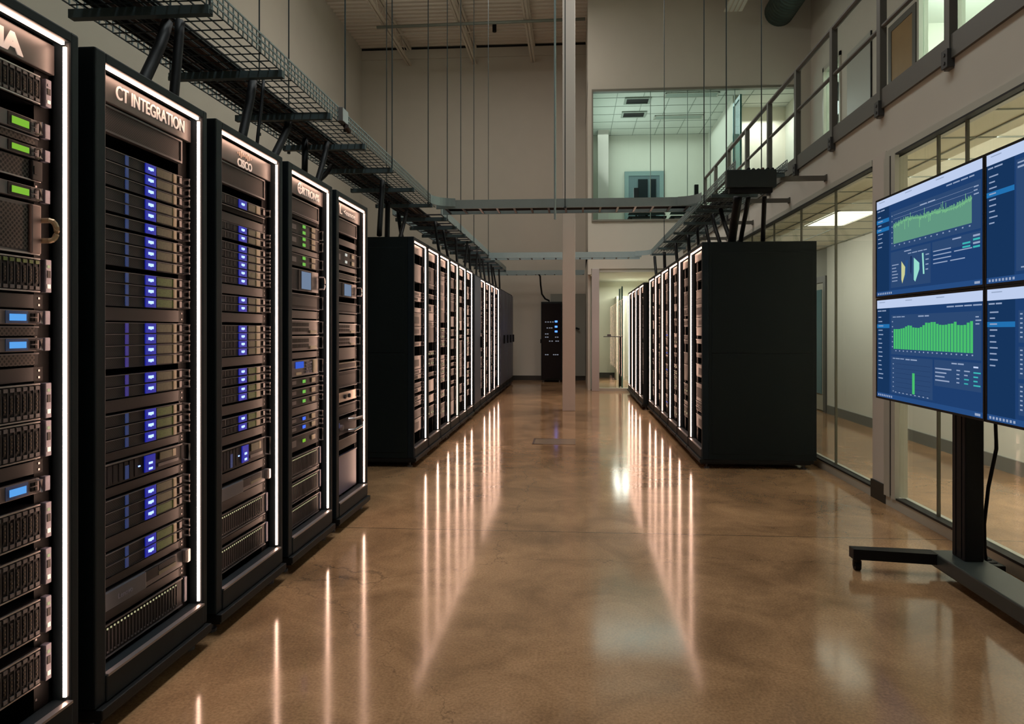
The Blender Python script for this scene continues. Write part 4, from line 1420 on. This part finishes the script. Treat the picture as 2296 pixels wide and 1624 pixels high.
lt, lw = mesh_tray('mesh_cable_tray', 'long wire mesh cable tray above the near left racks', -2.33, -1.70, -.5, 8.25, TZ, .105)
for y in (1.45, 2.25, 3.05, 3.84, 4.62, 5.40, 6.22, 7.08, 7.98):
    MB().box(-lw - .03, y + .5 - .02, -.047, lw + .02, y + .5 + .02, -.006).build('support_strut', M_STRUT, lt)
ft = ladder_tray('ladder_cable_tray', 'ladder cable tray running on over the far left racks', (-2.015, 8.62), (-2.015, 16.9), .63, TZ - .02, .1, .24)
for i in range(11):
    y = .25 + i * .78
    MB().box(y - .02, -.34, -.045, y + .02, .34, -.002).build('support_strut', M_STRUT, ft)
rt, rw = mesh_tray('mesh_cable_tray', 'wire mesh cable tray above the right rack row', 1.46, 1.92, 6.32, 13.3, 2.745, .09, .1, 8)
for i in range(8):
    y = .12 + i * .93
    MB().box(-rw - .01, y - .02, -.04, rw + .01, y + .02, -.006).build('support_strut', M_STRUT, rt)
# flat pale fittings lying in the right tray
MB().box(-rw + .02, 1.2, .0, rw - .1, 1.5, .008).box(-rw + .02, 1.75, .0, rw - .05, 1.95, .008).box(-rw + .02, 2.4, .0, rw - .15, 2.55, .008).build('splice_plate', M_SILVER, rt)
for y, lab in ((6.48, 'nearest of the wall brackets behind the black tray box'), (7.56, 'second wall bracket along the right tray'), (9.07, 'third wall bracket along the right tray'), (10.6, 'fourth wall bracket along the right tray')):
    t = thing('wall_bracket', 'grey channel arm, ' + lab, 'bracket', (GX - .03, y, 2.72), 0, 'tray wall brackets')
    MB().box(-.42, -.025, -.04, 0, .025, 0).build('arm', M_RAIL, t)
    MB().box(-.012, -.03, -.05, 0, .03, .01).build('wall_plate', M_RAIL, t)
ct1 = ladder_tray('ladder_cable_tray', 'nearer ladder cable tray crossing high over the aisle', (-1.68, 8.43), (1.44, 8.43), .42, 2.775, .105, .21)
ct2 = ladder_tray('ladder_cable_tray', 'second ladder cable tray crossing the aisle, beyond the column', (-1.69, 13.55), (1.3, 13.55), .36, 2.72, .11, .24)
ct3 = ladder_tray('ladder_cable_tray', 'farthest cable tray, running along the back wall', (-2.3, 17.15), (.25, 17.15), .3, 2.70, .10, .24)
# swept corner fittings
def corner(name, label, cx, cy, r, a0, a1, z, h=.1):
    b = MB()
    n = 10
    for i in range(n):
        a, c = math.radians(a0 + (a1 - a0) * i / n), math.radians(a0 + (a1 - a0) * (i + 1) / n)
        p, q_ = (cx + r * math.cos(a), cy + r * math.sin(a)), (cx + r * math.cos(c), cy + r * math.sin(c))
        r2 = r + .006
        p2, q2 = (cx + r2 * math.cos(a), cy + r2 * math.sin(a)), (cx + r2 * math.cos(c), cy + r2 * math.sin(c))
        b.add([(*p, z), (*q_, z), (*q2, z), (*p2, z), (*p, z + h), (*q_, z + h), (*q2, z + h), (*p2, z + h)], [(0, 1, 2, 3), (4, 5, 6, 7), (0, 1, 5, 4), (2, 3, 7, 6), (1, 2, 6, 5), (3, 0, 4, 7)])
    tag(b.build(name, M_ZINC), label, 'tray fitting')


corner('tray_corner_fitting', 'curved zinc sweep joining the left tray to the nearer cross tray', -1.42, 7.94, .27, 95, 178, 2.80, .1)
corner('tray_corner_fitting', 'curved zinc sweep joining the right tray to the nearer cross tray', 1.2, 7.94, .25, 2, 85, 2.78, .1)
corner('tray_corner_fitting', 'curved zinc sweep joining the right tray to the second cross tray', 1.15, 13.02, .3, 2, 85, 2.745, .09)

# black cable bundle ends at the near end of the right tray: drop-out box
t = thing('cable_drop_box', 'black box hung at the near end of the right tray', 'box', (1.365, 6.24, 2.578))
MB().cbox(0, 0, 0, .44, .075, .16, .008).build('housing', mat('drop_box_black', (24, 34, 34), 0.5), t)
MB().cbox(.03, .02, -.045, .41, .09, -.002, .004).build('lip', M_BLKPL, t)

# cables lying in the trays
def lay(name, label, group, pts, r, m=M_CABLE, n=7):
    return tag(MB().tube(pts, r, n).build(name, m, None, True), label, 'cable', group)


side_w = ['next to the wall-side edge', 'second from the wall side', 'third from the wall side', 'fourth from the wall side', 'fifth from the wall side', 'sixth from the wall side', 'seventh from the wall side', 'eighth from the wall side']
for i in range(8):
    q = random.Random(i)
    x = -2.26 + i * .043
    pts = [(x + q.uniform(-.003, .003), -.45 + .42 * j, TZ + .004 + .019 + q.uniform(0, .006)) for j in range(38)]
    c = i in (2, 5, 6)
    lay('tray_cable', '%s cable lying along the left trays, %s' % ('brown' if c else 'black', side_w[i]), 'cables in the left trays', pts, .017, M_CABLEO if c else M_CABLE)
for i in range(6):
    q = random.Random(40 + i)
    x = 1.60 + i * .043
    pts = [(x + q.uniform(-.004, .004), 6.4 + .45 * j, 2.745 + .006 + .018 + q.uniform(0, .01)) for j in range(15)]
    lay('tray_cable', '%s cable along the right tray, %s' % ('brown' if i == 3 else 'black', ['nearest the aisle', 'second from the aisle', 'third from the aisle', 'fourth from the aisle', 'fifth from the aisle', 'sixth from the aisle'][i]), 'cables in the right tray', pts, .016, M_CABLEO if i == 3 else M_CABLE)
for i in range(5):
    q = random.Random(60 + i)
    lay('tray_cable', 'black cable in the nearer cross tray, %s from its near edge' % ORD[i + 1], 'cables in the nearer cross tray', [(-1.6 + .3 * j, 8.28 + i * .065 + q.uniform(-.006, .006), 2.80 + .024) for j in range(11)], .024)
for i in range(4):
    q = random.Random(70 + i)
    lay('tray_cable', 'black cable in the second cross tray, %s from its near edge' % ORD[i + 1], 'cables in the second cross tray', [(-1.6 + .29 * j, 13.43 + i * .07 + q.uniform(-.006, .006), 2.744 + .024) for j in range(11)], .024)

# cable drops from trays to rack tops
def drop(label, group, a, c, r=.022, sag=0.0):
    a, c = Vector(a), Vector(c)
    pts = []
    for j in range(9):
        s = j / 8
        e = .65 * s + .35 * s * s * (3 - 2 * s)
        p = a.lerp(c, s)
        p.x = a.x + (c.x - a.x) * e + sag * math.sin(math.pi * s)
        p.y = a.y + (c.y - a.y) * e
        pts.append(p)
    lay('cable_drop', label, group, pts, r)


LD = [((-1.97, 3.18, 2.785), (-1.90, 2.81, 2.215), .027, 'left thick bundle over the second left rack'),
      ((-1.90, 3.17, 2.785), (-1.85, 3.02, 2.215), .022, 'right thinner bundle over the second left rack'),
      ((-1.92, 3.96, 2.785), (-1.87, 3.68, 2.215), .026, 'thick bundle over the far side of the third left rack'),
      ((-1.85, 3.95, 2.785), (-1.81, 3.76, 2.215), .010, 'thin cable beside the bundle over the third left rack'),
      ((-2.01, 4.70, 2.785), (-1.93, 4.13, 2.215), .026, 'slanting bundle over the near side of the fourth left rack'),
      ((-2.10, 5.20, 2.785), (-2.03, 5.00, 2.215), .024, 'bundle near the back of the fifth left rack'),
      ((-1.96, 5.30, 2.785), (-1.89, 4.82, 2.215), .022, 'straight bundle over the middle of the fifth left rack'),
      ((-2.20, 6.05, 2.785), (-2.14, 5.02, 2.215), .022, 'bundle over the far corner of the fifth left rack'),
      ((-1.91, 6.69, 2.785), (-1.87, 6.44, 2.205), .026, 'bundle at the end rack past the left gap, nearest of four'),
      ((-2.16, 7.78, 2.785), (-2.12, 7.60, 2.205), .030, 'bundle past the left gap, second of four'),
      ((-2.21, 8.45, 2.785), (-2.12, 8.40, 2.205), .026, 'bundle past the left gap, third of four'),
      ((-2.10, 8.42, 2.785), (-2.06, 7.82, 2.205), .024, 'bundle past the left gap, farthest of four')]
for a, c, r, lab in LD:
    drop('black cable ' + lab, 'cable drops over the left racks', a, c, r)
for i in range(12):
    q = random.Random(90 + i)
    y = 8.98 + i * .66
    drop('black cable drop over the far left racks, %s past the end rack' % ORD[i + 1], 'cable drops over the far left racks', (-1.85 + q.uniform(-.06, .1), y + .1 + q.uniform(0, .2), 2.765), (-1.78, y, 2.205), .02)
RD = [((1.50, 6.40, 2.525), (1.50, 6.64, 2.14), .040, 'thick bundle under the left end of the black tray box'),
      ((1.60, 6.42, 2.525), (1.60, 6.72, 2.14), .022, 'curved bundle beside the thick one under the tray box'),
      ((1.74, 6.40, 2.525), (1.78, 6.60, 2.14), .022, 'bundle under the right end of the black tray box'),
      ((1.72, 8.18, 2.72), (1.72, 7.53, 2.14), .026, 'slanting bundle onto the second right rack, nearer of two'),
      ((1.71, 8.61, 2.72), (1.71, 8.0, 2.14), .024, 'bundle onto the second right rack, farther of two'),
      ((1.78, 9.40, 2.72), (1.78, 8.89, 2.14), .022, 'bundle onto the fourth right rack, nearer of two'),
      ((1.70, 9.60, 2.72), (1.70, 9.40, 2.14), .020, 'bundle onto the fourth right rack, farther of two'),
      ((1.69, 10.30, 2.72), (1.69, 10.1, 2.14), .026, 'bundle onto the fifth right rack'),
      ((1.64, 11.22, 2.72), (1.64, 10.95, 2.14), .026, 'bundle onto the sixth right rack'),
      ((1.63, 12.55, 2.72), (1.63, 12.4, 2.10), .028, 'bundle past the right step, nearer of two'),
      ((1.54, 13.28, 2.72), (1.54, 12.85, 2.10), .028, 'bundle past the right step, farther of two')]
for a, c, r, lab in RD:
    drop('black cable ' + lab, 'cable drops over the right racks', a, c, r)
lay('cable_drop', 'black cable curling from the back wall tray down to the black cabinet', None, [(-.9, 17.15, 2.72), (-.86, 17.16, 2.66), (-.85, 17.18, 2.45), (-.82, 17.22, 2.22), (-.74, 17.3, 2.1), (-.65, 17.35, 2.06), (-.64, 17.355, 2.035)], .022)

# hanging rods
def rod(x, y, z, label, group):
    tag(MB().tube([(x, y, z), (x, y, ZC - .02)], .006, 6).tube([(x, y, z - .004), (x, y, z + .016)], .014, 6).build('hanging_rod', M_WIRE), label, 'hanging rod', group)


for i, y in enumerate((3.05, 4.92, 6.22, 7.78, 8.97, 10.05, 11.38, 13.3)):
    rod(-1.685, y, 2.76, 'thin threaded rod holding the aisle edge of the left trays, %s from the camera' % ORD[i + 1], 'rods at the aisle edge of the left trays')
for i, y in enumerate((3.84, 4.97, 5.5, 8.45)):
    rod(-2.36, y, 2.76, 'thin threaded rod at the wall edge of the left trays, %s from the camera' % ORD[i + 1], 'rods at the wall edge of the left trays')
for i, (x, y) in enumerate(((1.44, 6.6), (1.44, 7.72), (1.94, 7.25), (1.44, 11.1))):
    rod(x, y, 2.71, 'thin threaded rod beside the right tray, %s from the camera' % ['first', 'second', 'wall-side one, third', 'last'][i], 'rods along the right tray')
rod(-.112, 8.205, 2.765, 'thin threaded rod holding the nearer cross tray by the column', None)

# small device on the left tray
t = thing('tray_junction', 'small pale bracket with dark knob on the outer side of the left tray', 'bracket', (-1.69, 4.86, 2.80))
MB().cbox(-.006, -.06, .0, .03, .06, .10, .004).build('bracket', M_SILVER, t)
MB().tube([(.03, .0, -.02), (.03, .07, -.035)], .02, 10).build('knob', mat('knob_brown', (44, 26, 20), 0.5), t)

# ------------------------------------------------------------------ video wall on a mobile cart
XT = 1.93
SCR = {k: emitter('screen_' + k, c, s) for k, c, s in (
    ('bg', (30, 62, 110), 1.0), ('bgd', (14, 46, 92), 1.0), ('side', (22, 52, 92), 1.0), ('panel', (44, 72, 114), 1.0), ('line', (24, 44, 84), 1.0),
    ('bar', (190, 206, 238), 1.0), ('text', (148, 164, 194), 1.0), ('green', (72, 190, 108), 1.0), ('sage', (96, 150, 128), 1.0), ('lime', (132, 208, 140), 1.0),
    ('teal', (60, 180, 180), 1.0), ('hi', (34, 112, 176), 1.0), ('mint', (150, 220, 205), 1.0), ('cream', (200, 205, 150), 1.0), ('task', (38, 76, 130), 1.0))}


class UI:
    """flat shapes on a screen of size w x h; u to the right, v downward (0..1)"""
    def __init__(self, w, h):
        self.w, self.h = w, h
        self.parts = {}

    def rect(self, part, u0, v0, u1, v1, m, lift=0):
        b = self.parts.setdefault(part, MB())
        y = -.0012 - lift * .0004
        b.quad((u0 * self.w, y, (1 - v1) * self.h), (u1 * self.w, y, (1 - v1) * self.h), (u1 * self.w, y, (1 - v0) * self.h), (u0 * self.w, y, (1 - v0) * self.h), SCR[m])

    def poly(self, part, pts, m, lift=1):
        b = self.parts.setdefault(part, MB())
        y = -.0012 - lift * .0004
        b.add([(u * self.w, y, (1 - v) * self.h) for u, v in pts], [tuple(range(len(pts)))], SCR[m])

    def words(self, part, u, v, n, wd, h=.012, m='text', lift=2, q=rnd):
        h *= .72
        if part == 'text':
            part = 'chart_text' if v < .56 else 'legend_text' if u < .6 else 'table_text'
        x = u
        for _ in range(n):
            l = wd * q.uniform(.6, 1.1)
            self.rect(part, x, v, x + l, v + h, m, lift)
            x += l + wd * .14

    def build(self, parent, loc):
        for nm, b in self.parts.items():
            o = b.build(nm, None, parent)
            o.location = loc


def display(label, y_left, z0, w, h, paint):
    t = thing('video_wall_display', label, 'display', (XT, y_left, z0), RIGHT_RZ, 'video wall displays')
    bz = .012
    MB().cbox(0, .0, 0, w, .045, h, .004).box(0, -.004, 0, w, 0, bz).box(0, -.004, h - bz, w, 0, h).box(0, -.004, bz, bz, 0, h - bz).box(w - bz, -.004, bz, w, 0, h - bz).cbox(w * .2, .045, h * .2, w * .8, .07, h * .8, .004).build('bezel', M_BLKPL, t)
    s = MB().quad((bz, -.001, bz), (w - bz, -.001, bz), (w - bz, -.001, h - bz), (bz, -.001, h - bz)).build('screen', SCR['bg'], t)
    ui = UI(w - 2 * bz, h - 2 * bz)
    paint(ui)
    ui.build(s, (bz, 0, bz))


def common(ui, q, menu, hi, side=.13):
    ui.rect('title_bar', 0, 0, 1, .085, 'bar', 1)
    ui.rect('side_menu', 0, .085, side, .955, 'side')
    ui.words('text', .01, .105, 2, .05, .016, q=q)
    ui.words('text', .72, .105, 4, .06, .016, q=q)
    for i in range(menu):
        v = .17 + i * .045
        if i in hi:
            ui.rect('side_menu', 0, v - .012, side, v + .028, 'hi', 1)
        ui.words('side_menu', .018, v, 1, .055, .014, q=q)
    ui.rect('taskbar', 0, .955, 1, 1, 'task', 1)
    for i in range(8):
        ui.rect('taskbar', .015 + i * .022, .968, .028 + i * .022, .988, 'text', 2)
    ui.rect('taskbar', .94, .968, .98, .988, 'text', 2)
    for i in range(3):
        ui.rect('taskbar', .03 + i * .3, .02, .10 + i * .3, .028, 'text', 3)


def paint_tl(ui):
    q = random.Random(3)
    common(ui, q, 8, (1, 3), .15)
    ui.rect('dashboard_panel', .17, .16, .985, .55, 'panel')
    ui.rect('dashboard_panel', .17, .57, .58, .93, 'panel')
    ui.rect('dashboard_panel', .595, .57, .985, .66, 'panel')
    n = 110
    top = []
    for i in range(n):
        u = .2 + .72 * i / (n - 1)
        base = .30 - .012 * math.sin(i / 16) + .008 * math.cos(i / 7)
        top.append((u, base))
    ui.poly('area_chart', [(.2, .49)] + top + [(.92, .49)], 'sage', 1)
    for i in range(n):
        u, b = top[i]
        up = q.uniform(.005, .03) if q.random() > .07 else q.uniform(.05, .08)
        dn = q.uniform(.005, .03) if q.random() > .06 else q.uniform(.06, .1)
        ui.rect('chart_line', u - .0016, b - up, u + .0016, b + dn, 'lime', 2)
    for i in range(14):
        ui.rect('axis_marks', .21 + i * .053, .505, .222 + i * .053, .516, 'text', 2)
    for i in range(6):
        ui.rect('axis_marks', .18, .2 + i * .055, .19, .21 + i * .055, 'text', 2)
    for v in (.2, .24):
        ui.rect('axis_marks', .2, v, .93, v + .002, 'text', 1)
    ui.words('text', .48, .19, 2, .07, .016, q=q)
    for i in range(3):
        ui.words('text', .935, .2 + i * .03, 1, .04, .014, q=q)
    ui.words('text', .32, .585, 1, .08, .014, q=q)
    ui.words('text', .36, .615, 4, .05, .012, q=q)
    for i in range(6):
        ui.words('text', .185, .70 + i * .032, 1, .07, .012, q=q)
    ui.poly('gauge_shapes', [(.29, .68), (.335, .75), (.335, .79), (.30, .90), (.29, .86)], 'cream', 2)
    ui.poly('gauge_shapes', [(.42, .67), (.475, .73), (.475, .79), (.435, .90), (.42, .88)], 'mint', 2)
    ui.poly('gauge_shapes', [(.385, .65), (.40, .65), (.395, .83), (.385, .8)], 'line', 2)
    ui.poly('gauge_shapes', [(.335, .68), (.365, .68), (.345, .84), (.325, .87)], 'task', 3)
    ui.poly('gauge_shapes', [(.50, .645), (.515, .645), (.525, .84), (.51, .84)], 'mint', 2)
    for i in range(4):
        ui.words('text', .535, .66 + i * .045, 1, .035, .014, q=q)
    ui.words('text', .77, .58, 1, .11, .016, q=q)
    for i in range(4):
        ui.words('text', .605, .65 + i * .036, 1 + i % 2, .16, .013, q=q)
    for i in range(4):
        ui.rect('text', .93, .59 + i * .03, .98, .606 + i * .03, 'text' if i % 2 == 0 else 'teal', 2)
    for i in range(2):
        ui.rect('text', .85, .635 + i * .03, .91, .65 + i * .03, 'teal', 2)


def paint_bl(ui):
    q = random.Random(5)
    common(ui, q, 15, (2,), .15)
    ui.rect('dashboard_panel', .17, .16, .985, .55, 'panel')
    ui.rect('dashboard_panel', .17, .57, .595, .935, 'panel')
    ui.rect('dashboard_panel', .61, .57, .985, .80, 'panel')
    hs = [.20, .20, .20, .205, .21, .225, .235, .232, .215, .212, .21, .218, .235, .258, .256, .262, .262, .245, .236, .234, .236, .243, .245, .26, .232, .23, .232, .25, .262]
    for i, h in enumerate(hs):
        u = .2 + i * .0252
        ui.rect('bar_chart', u, .495 - h * .98, u + .0212, .495, 'green', 2)
    for i in range(18):
        ui.rect('axis_marks', .22 + i * .041, .507, .231 + i * .041, .518, 'text', 2)
    for i in range(6):
        ui.rect('axis_marks', .18, .22 + i * .05, .192, .23 + i * .05, 'text', 2)
    ui.words('text', .19, .175, 3, .05, .012, q=q)
    ui.words('text', .46, .175, 2, .06, .016, q=q)
    for i in range(3):
        ui.words('text', .945, .2 + i * .028, 1, .04, .014, q=q)
    for i in range(7):
        ui.rect('axis_marks', .22, .64 + i * .045, .575, .642 + i * .045, 'line', 1)
        ui.rect('axis_marks', .19, .64 + i * .045, .2, .65 + i * .045, 'text', 2)
    for i in range(9):
        ui.rect('axis_marks', .215 + i * .041, .918, .23 + i * .041, .926, 'text', 2)
    ui.rect('single_bar_chart', .40, .715, .425, .912, 'green', 2)
    ui.words('text', .19, .585, 3, .04, .012, q=q)
    ui.words('text', .33, .585, 2, .06, .016, q=q)
    ui.words('text', .76, .585, 2, .05, .016, q=q)
    ui.words('text', .93, .60, 1, .05, .018, m='bar', q=q)
    for i in range(4):
        ui.words('text', .62, .64 + i * .034, 1, .13, .016, q=q)
        ui.words('text', .80, .64 + i * .034, 1, .03, .014, q=q)
        ui.words('text', .86, .64 + i * .034, 1, .04, .014, m='teal' if i > 1 else 'text', q=q)
        ui.words('text', .93, .645 + i * .034, 1, .05, .016, m='teal', q=q)


def paint_tr(ui):
    q = random.Random(8)
    common(ui, q, 9, (3,), .18)
    ui.rect('dashboard_panel', .19, .12, .99, .93, 'panel')
    ui.rect('area_chart', .27, .36, .9, .58, 'bar', 2)
    ui.words('text', .2, .14, 3, .09, .016, q=q)
    ui.words('text', .2, .17, 2, .09, .02, q=q)
    ui.words('text', .22, .90, 3, .05, .014, q=q)


def paint_br(ui):
    q = random.Random(9)
    common(ui, q, 10, (2,), .18)
    for v0, v1 in ((.17, .40), (.43, .66), (.69, .92)):
        ui.rect('dashboard_panel', .2, v0, .99, v1, 'panel')
        for i in range(6):
            ui.rect('axis_marks', .21, v0 + .02 + i * .033, .225, v0 + .03 + i * .033, 'text', 2)
    for i in range(26):
        ui.rect('bar_chart', .24 + i * .028, .385 - .14 - .02 * math.sin(i), .264 + i * .028, .385, 'green', 2)
        ui.rect('lower_bar_chart', .24 + i * .028, .645 - .05 - .04 * math.sin(i / 3) ** 2, .264 + i * .028, .645, 'lime', 2)


display('upper display over the stand column, jagged green area chart', 4.52, 1.497, 1.160, .625, paint_tl)
display('lower display with bright green bar chart', 4.515, .862, 1.158, .632, paint_bl)
display('upper display cut by the right edge, pale window on blue', 3.355, 1.497, 1.15, .625, paint_tr)
display('lower display cut by the right edge, stacked small charts', 3.35, .862, 1.15, .632, paint_br)

t = thing('display_cart', 'black wheeled stand carrying the four displays', 'display stand', (1.99, 3.66, 0))
for y in (0, -.66):
    MB().cbox(-.018, y - .06, .12, .075, y + .06, 2.0, .006).box(-.021, y - .03, .13, -.017, y - .022, 1.95).box(-.021, y + .022, .13, -.017, y + .03, 1.95).build('upright', M_BLKPL, t)
for z in (1.16, 1.82):
    MB().cbox(.012, -1.2, z - .03, .05, .6, z + .03, .004).build('mounting_rail', M_BLKPL, t)
MB().cbox(-.10, -1.6, .045, .10, .13, .12, .008).build('base_beam', mat('cart_base', (44, 50, 48), 0.4), t)
for y, d in ((.09, .0), (-1.55, .0)):
    b = MB().prism([(-.09, y - .045), (-.09, y + .04), (-.50, y + .075), (-.50, y + .015)], 2, .065, .12)
    b.build('leg', M_BLKPL, t)
    c = MB().tube([(-.47, y + .045, .05), (-.47, y + .045, .068)], .02, 10).tube([(-.485, y + .045, .022), (-.455, y + .045, .022)], .022, 12).box(-.49, y + .035, .022, -.45, y + .055, .052)
    c.build('caster', M_BLKPL, t)
    c = MB().tube([(.05, y - .02, .022), (.08, y - .02, .022)], .022, 12).box(.045, y - .03, .022, .085, y - .01, .05)
    c.build('caster', M_BLKPL, t)
t = thing('power_adapter', 'small black power box on the floor behind the display stand', 'power adapter', (2.20, 3.82, 0))
MB().cbox(-.05, -.09, 0, .05, .09, .06, .006).build('housing', M_BLKPL, t)
MB().box(-.03, -.05, .06, .03, -.02, .064).box(-.03, .0, .06, .03, .03, .064).build('socket', M_CHAR, t)
lay('power_cable', 'black cable hanging behind the displays down to the power box', None, [(2.06, 3.56, 1.0), (2.09, 3.55, .86), (2.1, 3.56, .7), (2.085, 3.60, .5), (2.1, 3.66, .3), (2.16, 3.76, .12), (2.19, 3.80, .066)], .009)

for o in list(bpy.data.objects):
    if o.type == 'MESH' and o.data and not o.data.materials:
        o.data.materials.append(M_CHAR)
